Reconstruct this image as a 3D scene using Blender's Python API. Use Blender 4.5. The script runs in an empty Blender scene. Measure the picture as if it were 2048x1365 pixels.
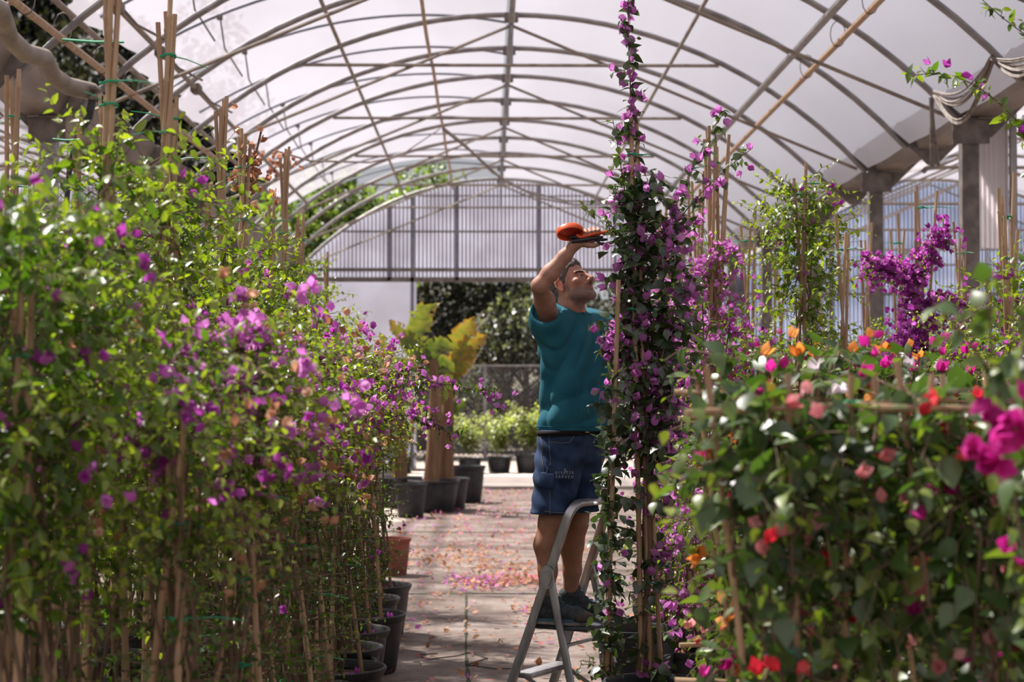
import bpy, math, random
import numpy as np
from mathutils import Vector, Matrix
from mathutils.bvhtree import BVHTree

sc = bpy.context.scene
COL = sc.collection
# ------------------------------------------------------------------ camera
FPX = 3595.0                       # focal length in pixels of the 2048 wide frame
CAMH = 1.6
cam_data = bpy.data.cameras.new('camera')
cam = bpy.data.objects.new('camera', cam_data)
COL.objects.link(cam)
cam_data.sensor_width = 36.0
cam_data.lens = 36.0 * FPX / 2048.0
cam.location = (0, 0, CAMH)
cam.rotation_euler = (math.radians(90) + math.atan(97.5 / FPX), 0, -math.atan(49 / FPX))
cam_data.clip_start = 0.05
cam_data.clip_end = 300
cam_data.dof.use_dof = True
cam_data.dof.focus_distance = 8.35
cam_data.dof.aperture_fstop = 3.4
sc.camera = cam
# ------------------------------------------------------------------ world
w = bpy.data.worlds.new('sky')
sc.world = w
w.use_nodes = True
nt = w.node_tree
bg = nt.nodes['Background']
tc = nt.nodes.new('ShaderNodeTexCoord')
sx = nt.nodes.new('ShaderNodeSeparateXYZ')
rp = nt.nodes.new('ShaderNodeValToRGB')
nt.links.new(tc.outputs['Generated'], sx.inputs[0])
nt.links.new(sx.outputs['Z'], rp.inputs[0])
rp.color_ramp.elements[0].position = 0.0
rp.color_ramp.elements[0].color = (0.86, 0.86, 0.90, 1)
rp.color_ramp.elements[1].position = 0.9
rp.color_ramp.elements[1].color = (0.60, 0.66, 0.85, 1)
nt.links.new(rp.outputs[0], bg.inputs['Color'])
bg.inputs['Strength'].default_value = 0.6
# ------------------------------------------------------------------ sun
sd = bpy.data.lights.new('sun', 'SUN')
sd.energy = 27.0
sd.angle = math.radians(1.6)
sd.color = (1.0, 0.945, 0.88)
sun = bpy.data.objects.new('sun', sd)
COL.objects.link(sun)
sun.rotation_euler = Vector((0.50, -0.42, -0.95)).to_track_quat('-Z', 'Y').to_euler()
# ------------------------------------------------------------------ exposure
sc.view_settings.view_transform = 'Standard'
sc.view_settings.look = 'None'
sc.view_settings.gamma = 1.0
sc.view_settings.use_curve_mapping = False
sc.view_settings.exposure = -0.08
cy = sc.cycles
cy.max_bounces = 7
cy.diffuse_bounces = 3
cy.glossy_bounces = 2
cy.transmission_bounces = 4
cy.transparent_max_bounces = 10
cy.sample_clamp_indirect = 6.0
cy.caustics_reflective = False
cy.caustics_refractive = False
cy.use_denoising = True

# ------------------------------------------------------------------ helpers
CM = cam.rotation_euler.to_matrix()
def P(px, py, d):
    """world point seen at pixel (px,py) of the 2048x1365 frame, d metres down the tunnel"""
    v = CM @ Vector(((px - 1024) / FPX, (682.5 - py) / FPX, -1.0))
    k = d / v.y
    return Vector((v.x * k, d, CAMH + v.z * k))
def PX(px, py, d):
    p = P(px, py, d); return (p.x, p.y, p.z)

def tag(o, label=None, cat=None, group=None, kind=None):
    if label: o['label'] = label
    if cat: o['category'] = cat
    if group: o['group'] = group
    if kind: o['kind'] = kind
    return o
def thing(name, loc, label, cat, group=None, rz=0.0):
    o = bpy.data.objects.new(name, None)
    o.empty_display_size = 0.1
    COL.objects.link(o)
    o.location = loc; o.rotation_euler = (0, 0, rz)
    return tag(o, label, cat, group)
def copy_tree(o, parent=None):
    c = o.copy(); COL.objects.link(c); c.parent = parent
    for ch in list(o.children): copy_tree(ch, c)
    return c
def clear_label(o):
    for k in ('label', 'group'):
        if k in o: del o[k]

def link_mesh(name, me, mat, parent=None, smooth=True, origin=None):
    if mat is not None and len(me.materials) == 0: me.materials.append(mat)
    if smooth:
        me.polygons.foreach_set('use_smooth', np.ones(len(me.polygons), dtype=bool))
    o = bpy.data.objects.new(name, me)
    COL.objects.link(o)
    if parent is not None: o.parent = parent
    return o
def np_mesh(name, V, loops, starts, totals):
    me = bpy.data.meshes.new(name)
    V = np.asarray(V, dtype=np.float32)
    me.vertices.add(len(V)); me.vertices.foreach_set('co', V.ravel())
    me.loops.add(len(loops)); me.loops.foreach_set('vertex_index', np.asarray(loops, dtype=np.int32))
    me.polygons.add(len(starts))
    me.polygons.foreach_set('loop_start', np.asarray(starts, dtype=np.int32))
    try: me.polygons.foreach_set('loop_total', np.asarray(totals, dtype=np.int32))
    except Exception: pass
    me.update(calc_edges=True)
    return me

class MB:
    """collects simple shapes into one mesh"""
    def __init__(s): s.v = []; s.f = []; s.sharp = False
    def add(s, vs, fs):
        b = len(s.v); s.v += [tuple(x) for x in vs]; s.f += [tuple(i + b for i in f) for f in fs]
    def box(s, c, size, M=None, bev=0.0):
        x, y, z = [k / 2 for k in size]
        c = Vector(c)
        if bev <= 0:
            vs = [Vector((a * x, b * y, d * z)) for a in (-1, 1) for b in (-1, 1) for d in (-1, 1)]
            fs = [(0, 1, 3, 2), (4, 6, 7, 5), (0, 4, 5, 1), (2, 3, 7, 6), (0, 2, 6, 4), (1, 5, 7, 3)]
        else:
            vs, fs = [], []
            n = 3
            import bmesh
            bm = bmesh.new()
            bmesh.ops.create_cube(bm, size=1.0)
            for v in bm.verts: v.co = Vector((v.co.x * size[0], v.co.y * size[1], v.co.z * size[2]))
            bmesh.ops.bevel(bm, geom=list(bm.edges), offset=bev, segments=2, affect='EDGES', profile=0.5)
            bm.verts.index_update()
            vs = [v.co.copy() for v in bm.verts]
            fs = [[v.index for v in f.verts] for f in bm.faces]
            bm.free()
        if M is not None: vs = [M @ v for v in vs]
        s.add([v + c for v in vs], fs)
    def bar(s, p, q, wd, ht, up=(0, 0, 1)):
        p = Vector(p); q = Vector(q); d = q - p
        L = d.length; d.normalize()
        u = Vector(up); sd_ = d.cross(u).normalized(); u = sd_.cross(d)
        M = Matrix((d, sd_, u)).transposed()
        s.box((p + q) / 2, (L, wd, ht), M)
    def tube(s, pts, r, n=8, cap=True, flat=1.0):
        pts = [Vector(p) for p in pts]
        m = len(pts)
        rs = list(r) if hasattr(r, '__len__') else [r] * m
        t0 = (pts[1] - pts[0]).normalized()
        ref = Vector((0, 0, 1)) if abs(t0.z) < 0.9 else Vector((1, 0, 0))
        nx = t0.cross(ref).normalized()
        vs = []
        for i, p in enumerate(pts):
            a = pts[min(i + 1, m - 1)] - pts[max(i - 1, 0)]
            t = a.normalized() if a.length > 1e-9 else t0
            nx = (nx - t * nx.dot(t))
            nx = nx.normalized() if nx.length > 1e-6 else t.orthogonal().normalized()
            ny = t.cross(nx)
            for k in range(n):
                an = 2 * math.pi * k / n
                vs.append(p + nx * (math.cos(an) * rs[i]) + ny * (math.sin(an) * rs[i] * flat))
        fs = []
        for i in range(m - 1):
            for k in range(n):
                a = i * n + k; b = i * n + (k + 1) % n
                fs.append((a, b, b + n, a + n))
        if cap:
            fs.append(tuple(range(n - 1, -1, -1))); fs.append(tuple(range((m - 1) * n, m * n)))
        s.add(vs, fs)
    def lathe(s, prof, n=28, c=(0, 0, 0), close=False):
        vs = []; fs = []
        m = len(prof)
        for (r, z) in prof:
            for k in range(n):
                a = 2 * math.pi * k / n
                vs.append((c[0] + r * math.cos(a), c[1] + r * math.sin(a), c[2] + z))
        for i in range(m - 1):
            for k in range(n):
                a = i * n + k; b = i * n + (k + 1) % n
                fs.append((a, b, b + n, a + n))
        if close:
            fs.append(tuple(range(n - 1, -1, -1))); fs.append(tuple(range((m - 1) * n, m * n)))
        s.add(vs, fs)
    def mesh(s, name):
        me = bpy.data.meshes.new(name)
        me.from_pydata(s.v, [], s.f); me.update()
        return me
    def build(s, name, mat, parent=None, smooth=True, label=None):
        o = link_mesh(name, s.mesh(name), mat, parent, smooth)
        if smooth:
            try: o.data.set_sharp_from_angle(angle=math.radians(38))
            except Exception: pass
        if label: o['label'] = label
        return o

# ------------------------------------------------------------------ materials
MATS = {}
def new_mat(name):
    m = bpy.data.materials.new(name); m.use_nodes = True
    MATS[name] = m
    return m, m.node_tree, m.node_tree.nodes, m.node_tree.links, m.node_tree.nodes['Principled BSDF']
def pmat(name, col, rough=0.6, metal=0.0, col2=None, scale=8.0, bump=0.0, bscale=None, spec=0.5, stretch=None, detail=5.0, lo=0.35, hi=0.65):
    m, t, N, L, b = new_mat(name)
    b.inputs['Roughness'].default_value = rough
    b.inputs['Metallic'].default_value = metal
    b.inputs['Specular IOR Level'].default_value = spec
    b.inputs['Base Color'].default_value = (*col, 1)
    co = N.new('ShaderNodeTexCoord'); mp = N.new('ShaderNodeMapping')
    L.new(co.outputs['Object'], mp.inputs[0])
    if stretch: mp.inputs['Scale'].default_value = stretch
    if col2 is not None:
        no = N.new('ShaderNodeTexNoise'); no.inputs['Scale'].default_value = scale; no.inputs['Detail'].default_value = detail
        cr = N.new('ShaderNodeValToRGB')
        cr.color_ramp.elements[0].position = lo; cr.color_ramp.elements[0].color = (*col, 1)
        cr.color_ramp.elements[1].position = hi; cr.color_ramp.elements[1].color = (*col2, 1)
        L.new(mp.outputs[0], no.inputs['Vector']); L.new(no.outputs[0], cr.inputs[0]); L.new(cr.outputs[0], b.inputs['Base Color'])
    if bump > 0:
        n2 = N.new('ShaderNodeTexNoise'); n2.inputs['Scale'].default_value = bscale or scale * 3; n2.inputs['Detail'].default_value = 4
        bp = N.new('ShaderNodeBump'); bp.inputs['Strength'].default_value = bump; bp.inputs['Distance'].default_value = 0.01
        L.new(mp.outputs[0], n2.inputs['Vector']); L.new(n2.outputs[0], bp.inputs['Height']); L.new(bp.outputs[0], b.inputs['Normal'])
    return m
def leaf_mat(name, ramp, trans=0.45, rough=0.42, spec=0.5, tw=1.0, tcol=None):
    """leaf or bract: colour by the leaf's own tint attribute, light passes through"""
    m, t, N, L, b = new_mat(name)
    at = N.new('ShaderNodeAttribute'); at.attribute_name = 'tint'
    cr = N.new('ShaderNodeValToRGB')
    els = cr.color_ramp.elements
    els[0].position = ramp[0][0]; els[0].color = (*ramp[0][1], 1)
    els[1].position = ramp[-1][0]; els[1].color = (*ramp[-1][1], 1)
    for p_, c_ in ramp[1:-1]:
        e = els.new(p_); e.color = (*c_, 1)
    L.new(at.outputs['Fac'], cr.inputs[0])
    L.new(cr.outputs[0], b.inputs['Base Color'])
    b.inputs['Roughness'].default_value = rough
    b.inputs['Specular IOR Level'].default_value = spec
    tr = N.new('ShaderNodeBsdfTranslucent')
    mx0 = N.new('ShaderNodeMix'); mx0.data_type = 'RGBA'; mx0.blend_type = 'MULTIPLY'
    mx0.inputs['Factor'].default_value = 1.0
    mx0.inputs[7].default_value = (*(tcol or (1.4, 1.5, 0.5)), 1)
    L.new(cr.outputs[0], mx0.inputs[6]); L.new(mx0.outputs[2], tr.inputs['Color'])
    mx = N.new('ShaderNodeMixShader'); mx.inputs[0].default_value = trans
    L.new(b.outputs[0], mx.inputs[1]); L.new(tr.outputs[0], mx.inputs[2])
    L.new(mx.outputs[0], N['Material Output'].inputs['Surface'])
    return m

M_STEEL = pmat('galvanised_steel', (0.20, 0.19, 0.19), 0.45, 0.55, (0.32, 0.30, 0.29), 6, 0.05)
M_STEELD = pmat('weathered_steel', (0.12, 0.105, 0.095), 0.7, 0.2, (0.22, 0.19, 0.17), 9, 0.15)
M_TUBE = pmat('dusty_tube', (0.30, 0.25, 0.20), 0.6, 0.2, (0.19, 0.16, 0.135), 7, 0.05)
M_GUT = pmat('gutter_steel', (0.17, 0.145, 0.125), 0.6, 0.3, (0.30, 0.27, 0.24), 3, 0.1, stretch=(1, .3, 1))
M_BAMB = pmat('bamboo', (0.46, 0.31, 0.18), 0.5, 0, (0.30, 0.18, 0.10), 14, 0.05, stretch=(1, 1, .12))
M_POT = pmat('black_pot', (0.012, 0.013, 0.016), 0.5, 0, (0.03, 0.03, 0.034), 12, 0.1)
M_TERRA = pmat('terracotta', (0.30, 0.09, 0.06), 0.8, 0, (0.22, 0.07, 0.05), 6)
M_SOIL = pmat('soil', (0.06, 0.035, 0.022), 0.95, 0, (0.13, 0.08, 0.05), 30, 0.9, 60)
M_BARK = pmat('bark', (0.10, 0.062, 0.04), 0.85, 0, (0.19, 0.125, 0.08), 22, 0.4, stretch=(1, 1, .2))
M_TIE = pmat('green_tie', (0.01, 0.30, 0.14), 0.5)
M_TIEW = pmat('clear_tie', (0.45, 0.47, 0.5), 0.3)
M_CORR = None
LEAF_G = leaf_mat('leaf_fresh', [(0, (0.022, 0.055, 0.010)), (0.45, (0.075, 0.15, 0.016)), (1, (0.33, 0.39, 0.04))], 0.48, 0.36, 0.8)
LEAF_D = leaf_mat('leaf_shaded', [(0, (0.032, 0.060, 0.028)), (0.6, (0.062, 0.105, 0.036)), (1, (0.16, 0.23, 0.03))], 0.28, 0.38, 1.0)  # backlit spire and staked plant: shaded side put into the leaf colour
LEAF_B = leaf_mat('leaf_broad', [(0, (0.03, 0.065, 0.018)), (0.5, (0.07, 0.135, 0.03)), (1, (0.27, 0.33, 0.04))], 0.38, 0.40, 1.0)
def bract(name, a, b_, c):
    return leaf_mat(name, [(0, a), (0.5, b_), (1, c)], 0.52, 0.6, 0.25, tcol=(1.3, 1.15, 1.3))
BR_PUR = bract('bract_purple', (0.24, 0.03, 0.20), (0.42, 0.07, 0.40), (0.62, 0.24, 0.58))
BR_PINK = bract('bract_pink_purple', (0.34, 0.09, 0.29), (0.56, 0.20, 0.52), (0.68, 0.34, 0.64))
BR_MAG = bract('bract_magenta', (0.30, 0.015, 0.14), (0.55, 0.02, 0.27), (0.65, 0.08, 0.38))
BR_RED = bract('bract_red', (0.32, 0.012, 0.02), (0.60, 0.03, 0.05), (0.70, 0.12, 0.12))
BR_ORA = bract('bract_orange', (0.50, 0.16, 0.03), (0.72, 0.30, 0.05), (0.80, 0.45, 0.15))
BR_SAL = bract('bract_salmon', (0.45, 0.12, 0.13), (0.66, 0.27, 0.27), (0.75, 0.45, 0.42))
BR_WHI = bract('bract_white', (0.60, 0.58, 0.56), (0.72, 0.70, 0.70), (0.78, 0.70, 0.72))
BR_DRY = bract('bract_dry', (0.28, 0.14, 0.07), (0.48, 0.28, 0.16), (0.60, 0.42, 0.28))

# ------------------------------------------------------------------ leaf clouds
class Cloud:
    def __init__(s): s.P = []; s.D = []; s.U = []; s.S = []; s.T = []
    def add(s, P_, D_, U_, S_, T_):
        s.P.append(P_); s.D.append(D_); s.U.append(U_); s.S.append(S_); s.T.append(T_)
    def n(s): return sum(len(x) for x in s.P)
    def mesh(s, name, tpl):
        Pp = np.concatenate(s.P); D = np.concatenate(s.D); U = np.concatenate(s.U)
        S = np.concatenate(s.S); T = np.concatenate(s.T)
        D = D / (np.linalg.norm(D, axis=1, keepdims=True) + 1e-9)
        Sd = np.cross(D, U); Sd /= (np.linalg.norm(Sd, axis=1, keepdims=True) + 1e-9)
        Nn = np.cross(Sd, D)
        tv, tf = tpl
        k = len(tv); n = len(Pp)
        V = Pp[:, None, :] + S[:, None, None] * (tv[None, :, 0:1] * D[:, None, :] + tv[None, :, 1:2] * Sd[:, None, :] + tv[None, :, 2:3] * Nn[:, None, :])
        loops = np.array([i for f in tf for i in f]); tot = np.array([len(f) for f in tf])
        st = np.concatenate([[0], np.cumsum(tot)[:-1]])
        Lp = (loops[None, :] + (np.arange(n) * k)[:, None]).ravel()
        Tt = np.tile(tot, n)
        St = (st[None, :] + (np.arange(n) * len(loops))[:, None]).ravel()
        me = np_mesh(name, V.reshape(-1, 3), Lp, St, Tt)
        a = me.attributes.new('tint', 'FLOAT', 'POINT')
        a.data.foreach_set('value', np.repeat(T, k).astype(np.float32))
        return me
def template(stations, fold=0.25, curl=0.2, wave=0.0):
    v = [(0, 0, 0)]; f = []
    for i, (t, w_) in enumerate(stations):
        z = -curl * t * t
        v += [(t, -w_, z + fold * w_ + (wave if i % 2 else -wave)), (t, 0, z), (t, w_, z + fold * w_ - (wave if i % 2 else -wave))]
    v.append((1, 0, -curl))
    f += [(0, 2, 1), (0, 3, 2)]
    for i in range(len(stations) - 1):
        a = 1 + 3 * i
        f += [(a, a + 1, a + 4, a + 3), (a + 1, a + 2, a + 5, a + 4)]
    a = 1 + 3 * (len(stations) - 1); e = len(v) - 1
    f += [(a, a + 1, e), (a + 1, a + 2, e)]
    return np.array(v, dtype=float), f
T_LEAF = template([(0.22, 0.24), (0.6, 0.22)], 0.35, 0.22)
T_HEART = template([(0.05, 0.20), (0.2, 0.35), (0.45, 0.36), (0.75, 0.18)], 0.2, 0.28)
T_BRACT = template([(0.12, 0.22), (0.40, 0.37), (0.72, 0.25)], 0.30, -0.40, 0.02)
T_BRACTB = template([(0.06, 0.16), (0.22, 0.33), (0.42, 0.39), (0.62, 0.33), (0.82, 0.16)], 0.26, -0.42, 0.018)

def rnd_unit(rng, n):
    v = rng.normal(size=(n, 3)); return v / np.linalg.norm(v, axis=1, keepdims=True)
UPZ = np.array([0, 0, 1.0])
class Plant:
    def __init__(s, seed):
        s.rng = np.random.default_rng(seed)
        s.leaf = Cloud(); s.br = {}; s.wood = MB()
    def bc(s, key):
        if key not in s.br: s.br[key] = Cloud()
        return s.br[key]
    def flower(s, p, size, key='a', n=1, spread=0.02, tint=None):
        r = s.rng
        P0 = np.asarray(p)[None, :] + r.normal(size=(n, 3)) * spread
        ax = r.normal(size=(n, 3)) * 0.8 + np.array([0, -0.1, 0.35])
        ax /= np.linalg.norm(ax, axis=1, keepdims=True)
        a = np.cross(ax, rnd_unit(r, n)); a /= (np.linalg.norm(a, axis=1, keepdims=True) + 1e-9)
        b = np.cross(ax, a)
        T = r.uniform(0.1, 0.95, n) if tint is None else np.clip(r.normal(tint, .15, n), 0, 1)
        S = size * r.uniform(0.8, 1.15, n)
        for k in range(3):
            an = k * 2.0944
            d = a * math.cos(an) + b * math.sin(an)
            s.bc(key).add(P0, d * 0.75 + ax * 0.75, ax - d * 0.5, S, T)
    def lateral(s, p0, d0, L, lsize=0.045, tint=(0.3, 0.9), pf=0.0, fsize=0.035, key='a', droop=0.15, step=0.028, wood=True, nfl=3, wr=0.0018):
        r = s.rng
        p0 = np.asarray(p0, float); d0 = np.asarray(d0, float); d0 = d0 / np.linalg.norm(d0)
        n = max(3, int(L / step))
        t = np.linspace(0.08, 1.0, n)
        g = np.array([0, 0, -droop * L * 1.6])
        wob = r.normal(size=3) * 0.30 * L
        Q = p0 + d0 * L * t[:, None] + g * (t ** 2)[:, None] + wob * (t * (1 - t))[:, None]
        tg = d0 * L + 2 * g * t[:, None]
        tg /= np.linalg.norm(tg, axis=1, keepdims=True)
        a = np.cross(tg, UPZ); a /= (np.linalg.norm(a, axis=1, keepdims=True) + 1e-6)
        b = np.cross(a, tg)
        ph = r.uniform(0, 6.28) + np.arange(n) * 2.4
        per = a * np.cos(ph)[:, None] + b * np.sin(ph)[:, None]
        D = tg * 0.45 + per * 0.9 + np.array([0, 0, -0.25]) + r.normal(size=(n, 3)) * 0.2
        U = UPZ + r.normal(size=(n, 3)) * 0.45
        S = lsize * r.uniform(0.65, 1.2, n) * (1.0 - 0.45 * t ** 3)
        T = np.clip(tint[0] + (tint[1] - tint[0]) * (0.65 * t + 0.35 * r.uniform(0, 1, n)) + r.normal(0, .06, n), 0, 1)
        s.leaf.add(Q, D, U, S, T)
        if wood:
            i = [0, n // 2, n - 1]
            s.wood.tube([p0, Q[n // 2], Q[-1]], [wr, wr * .8, wr * .5], 4, cap=False)
        if pf > 0:
            m = r.uniform(0, 1, n) < pf
            for q in Q[m]:
                s.flower(q, fsize, key, int(r.integers(1, nfl + 1)), 0.018)
        return Q
    def shoot(s, pts, nlat, latlen, lat_dir_up=0.3, rad=0.0, taper=0.6, wr=0.006, **kw):
        """a long shoot along a polyline with side twigs all round it"""
        r = s.rng
        pts = np.array([list(p) for p in pts], float)
        seg = np.linalg.norm(np.diff(pts, axis=0), axis=1); cum = np.concatenate([[0], np.cumsum(seg)]); tot = cum[-1]
        # smooth wood
        tt = np.linspace(0, tot, max(4, int(tot / 0.08)))
        Q = np.stack([np.interp(tt, cum, pts[:, i]) for i in range(3)], 1)
        for _ in range(2): Q[1:-1] = (Q[:-2] + 2 * Q[1:-1] + Q[2:]) / 4
        s.wood.tube(Q, np.linspace(wr, wr * .45, len(Q)), 5)
        for i in range(nlat):
            u = (i + r.uniform(0, 1)) / nlat
            x = u * tot
            p = np.array([np.interp(x, tt, Q[:, k]) for k in range(3)])
            tg = np.array([np.interp(min(x + .05, tot), tt, Q[:, k]) - np.interp(max(x - .05, 0), tt, Q[:, k]) for k in range(3)])
            tg /= np.linalg.norm(tg) + 1e-9
            d = np.cross(tg, r.normal(size=3)); d /= np.linalg.norm(d) + 1e-9
            d = d + tg * lat_dir_up
            L = latlen * r.uniform(0.45, 1.2) * (1 - (1 - taper) * u)
            s.lateral(p + r.normal(size=3) * rad, d, L, **kw)
# ------------------------------------------------------------------ plants
def pot_parts(root, r=0.23, h=0.33, mat=None, seed=0):
    mat = mat or M_POT
    mb = MB()
    rb = r * 0.80
    mb.lathe([(rb * .3, 0.0), (rb * .96, 0.0), (rb, 0.012), (rb + (r - rb) * .5, h * .5), (r * .955, h * .80), (r * .96, h * .87), (r * .985, h * .88),
              (r * 1.0, h * .90), (r * 1.045, h * .965), (r * 1.05, h * .985), (r * 1.035, h), (r * .99, h), (r * .965, h * .98),
              (r * .94, h * .86), (r * .90, h * .6), (r * .2, h * .58)], 36)
    o = mb.build('pot', mat, root)
    sb = MB()
    rng = random.Random(seed)
    zz = h * .86
    n = 20
    sb.add([(0, 0, zz + .02)], [])
    rings = 5
    for j in range(1, rings + 1):
        for k in range(n):
            a = 2 * math.pi * k / n
            rr = r * .955 * j / rings
            sb.v.append((rr * math.cos(a), rr * math.sin(a), zz + (rng.uniform(-.008, .016) if j < rings else -.004)))
    for k in range(n): sb.f.append((0, 1 + k, 1 + (k + 1) % n))
    for j in range(rings - 1):
        for k in range(n):
            a = 1 + j * n + k; b = 1 + j * n + (k + 1) % n
            sb.f.append((a, a + n, b + n, b))
    sb.build('soil', M_SOIL, root)

def cane_mesh(p, q, r=0.0085, seed=0, bend=0.0):
    rng = random.Random(seed)
    p = Vector(p); q = Vector(q); L = (q - p).length
    pts = []; rs = []
    x = rng.uniform(.05, .25)
    side = Vector((rng.uniform(-1, 1), rng.uniform(-1, 1), 0)) * bend
    def at(t): return p.lerp(q, t) + side * math.sin(math.pi * t)
    pts.append(at(0)); rs.append(r)
    while x < L - .03:
        for dx, k in ((-.012, 1.0), (-.003, 1.22), (.004, 1.15), (.012, .97)):
            pts.append(at((x + dx) / L)); rs.append(r * k * (1 - .2 * x / L))
        x += rng.uniform(.17, .28)
    pts.append(at(1)); rs.append(r * .8)
    mb = MB(); mb.tube(pts, rs, 7)
    return mb
def add_cane(root, p, q, r=0.0085, seed=0, bend=0.004):
    return cane_mesh(p, q, r, seed, bend).build('cane', M_BAMB, root)
def add_tie(root, p, r, mat=None, tail=0.1, seed=0, ang=0.0):
    rng = random.Random(seed)
    mb = MB()
    pts = [Vector(p) + Vector((r * math.cos(a), r * math.sin(a), 0.004 * math.sin(a * 2))) for a in [k * math.pi / 6 for k in range(13)]]
    mb.tube(pts, 0.0027, 5, flat=1.6)
    if tail > 0:
        e = Vector((math.cos(ang), math.sin(ang), rng.uniform(-.25, .1))) * tail
        mb.tube([pts[0], pts[0] + e * .5 + Vector((0, 0, .006)), pts[0] + e], [0.003, .0022, .0015], 4)
    return mb.build('plant_tie', mat or M_TIE, root)

def finish(plant, root, leafmat, tpl, bmats, btpl=None, wood=M_BARK):
    if plant.wood.v: plant.wood.build('stem', wood, root)
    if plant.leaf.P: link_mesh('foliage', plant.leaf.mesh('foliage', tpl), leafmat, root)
    for k, c in plant.br.items():
        if c.P: link_mesh('blossoms', c.mesh('blossoms', btpl if btpl is not None else T_BRACT), bmats[k], root)

def climber(name, seed, H=2.9, ncane=4, z0=.9, z1=2.4, rad=None, nbr=110, leafmat=None, lsize=.045, tint=(.2, .95), pf=None,
            fmat=None, fsize=.035, pot=(.23, .33), nlow=14, nstem=5, droop=.12, extra=None, cw=.06, tieh=None, up=.45, dry=0.0, key='a', step=.028, crad=.11, nfl=3):
    root = thing(name, (0, 0, 0), 'x', 'plant')
    rng = random.Random(seed)
    pot_parts(root, pot[0], pot[1], seed=seed)
    ph = rng.uniform(0, 6.28)
    hx = pot[1] * .8
    for i in range(ncane):
        a = ph + i * 6.283 / max(1, ncane)
        top = Vector((math.cos(a + 2.6) * cw * rng.uniform(.3, 1), math.sin(a + 2.6) * cw * rng.uniform(.3, 1), H - rng.uniform(0, .14)))
        add_cane(root, (math.cos(a) * crad, math.sin(a) * crad, hx), top, .0112, seed * 7 + i, .012)
    if ncane:
        for th in (tieh or (H - .22,)):
            add_tie(root, (0, 0, th), .028, tail=.16, seed=seed, ang=rng.uniform(-1, 1) + (0 if rng.random() < .6 else 3.1))
    p = Plant(seed)
    r = p.rng
    rad = rad or (lambda z: .3)
    pf = pf or (lambda z: 0)
    # stems climbing the canes
    for i in range(nstem):
        a = r.uniform(0, 6.28); pts = []
        top = z1 * r.uniform(.75, 1.0)
        z = pot[1] * .8
        rr = .05
        while z < top:
            a += r.uniform(-.9, .9)
            rr = r.uniform(.02, .09)
            pts.append((math.cos(a) * rr, math.sin(a) * rr, z)); z += r.uniform(.12, .25)
        if len(pts) > 2: p.wood.tube(pts, np.linspace(.0085, .003, len(pts)), 5)
    fm = {'a': fmat or BR_PUR, 'd': BR_DRY}
    for i in range(nbr):
        z = z0 + (z1 - z0) * r.uniform(0, 1)
        L = rad(z) * r.uniform(.55, 1.25)
        a = r.uniform(0, 6.28)
        st = np.array([math.cos(a) * .03, math.sin(a) * .03, z])
        d = np.array([math.cos(a), math.sin(a), up + r.normal() * .5])
        ff = pf(z)
        Q = p.lateral(st, d, L, lsize, tint, ff, fsize, 'a', droop, step, nfl=nfl)
        if dry > 0 and r.uniform() < dry: p.flower(Q[-1], fsize * .95, 'd', 3, .03)
    for i in range(nlow):
        z = r.uniform(pot[1] + .05, z0)
        a = r.uniform(0, 6.28)
        p.lateral((math.cos(a) * .04, math.sin(a) * .04, z), (math.cos(a), math.sin(a), .3), r.uniform(.08, .24), lsize * .8, (0.05, .6), pf(z) * .6, fsize, 'a', droop, .03)
    # fallen petals lying on the soil
    for i in range(10):
        a = r.uniform(0, 6.28); q = r.uniform(.05, pot[0] * .8)
        p.flower((math.cos(a) * q, math.sin(a) * q, pot[1] * .9), .03, 'd' if i % 2 else 'a', 1, 0)
    if extra: extra(p)
    fm2 = dict(fm)
    finish(p, root, leafmat or LEAF_G, T_LEAF, fm2)
    return root

PROTO = {}
def place(key, x, y, rz, label, group=None, s=1.0, z=0.0, cat='plant'):
    root, used = PROTO[key]
    if used: root = copy_tree(root)
    PROTO[key] = (PROTO[key][0], True)
    root.location = (x, y, z); root.rotation_euler = (0, 0, rz); root.scale = (s, s, s)
    root['label'] = label; root['category'] = cat
    if group: root['group'] = group
    elif 'group' in root: del root['group']
    return root
ORD = ['first', 'second', 'third', 'fourth', 'fifth', 'sixth', 'seventh', 'eighth', 'ninth', 'tenth', 'eleventh', 'twelfth', 'thirteenth', 'fourteenth', 'fifteenth', 'sixteenth', 'seventeenth']

# ---- left block -------------------------------------------------------------
def bump(z, c, w_): return math.exp(-((z - c) / w_) ** 2)
edge_pf = lambda z: .026 * bump(z, 1.62, .22) + .003
for k, sd_ in enumerate((11, 12, 13)):
    PROTO['edge%d' % k] = (climber('potted_bougainvillea', sd_, H=1.62, ncane=3, z0=1.22, z1=1.76, rad=lambda z: .18 + .16 * bump(z, 1.6, .3), nbr=150,
                           lsize=.040, tint=(.25, 1.0), pf=(edge_pf if k < 2 else (lambda z: .052 * bump(z, 1.6, .3) + .004)), fmat=BR_PUR if k < 2 else BR_PINK, fsize=.034, nlow=135, nstem=8, dry=.11, nfl=8, tieh=(.55, .8, 1.05, 1.3), up=.3, crad=.14, cw=.05), False)
for k, sd_ in enumerate((21, 22, 23)):
    PROTO['tall%d' % k] = (climber('caned_bougainvillea', sd_, H=(2.95, 2.8, 3.05)[k], ncane=(4, 3, 4)[k], z0=.85, z1=(2.25, 2.15, 2.3)[k], rad=lambda z: .25 + .14 * bump(z, 1.8, .5), nbr=220,
                           lsize=.050, tint=(.25, 1.0), pf=(lambda z: .002, lambda z: .022 * bump(z, 2.0, .25), lambda z: .006)[k], fmat=BR_PUR, nlow=26, nstem=6, up=.55, tieh=(2.72 - .1 * k, 2.45, 1.2), cw=.045), False)
edge_y = [4.6, 5.25, 5.9, 6.5, 7.1, 7.7, 8.3, 8.95, 9.6, 10.26, 11.05, 11.8]
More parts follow.
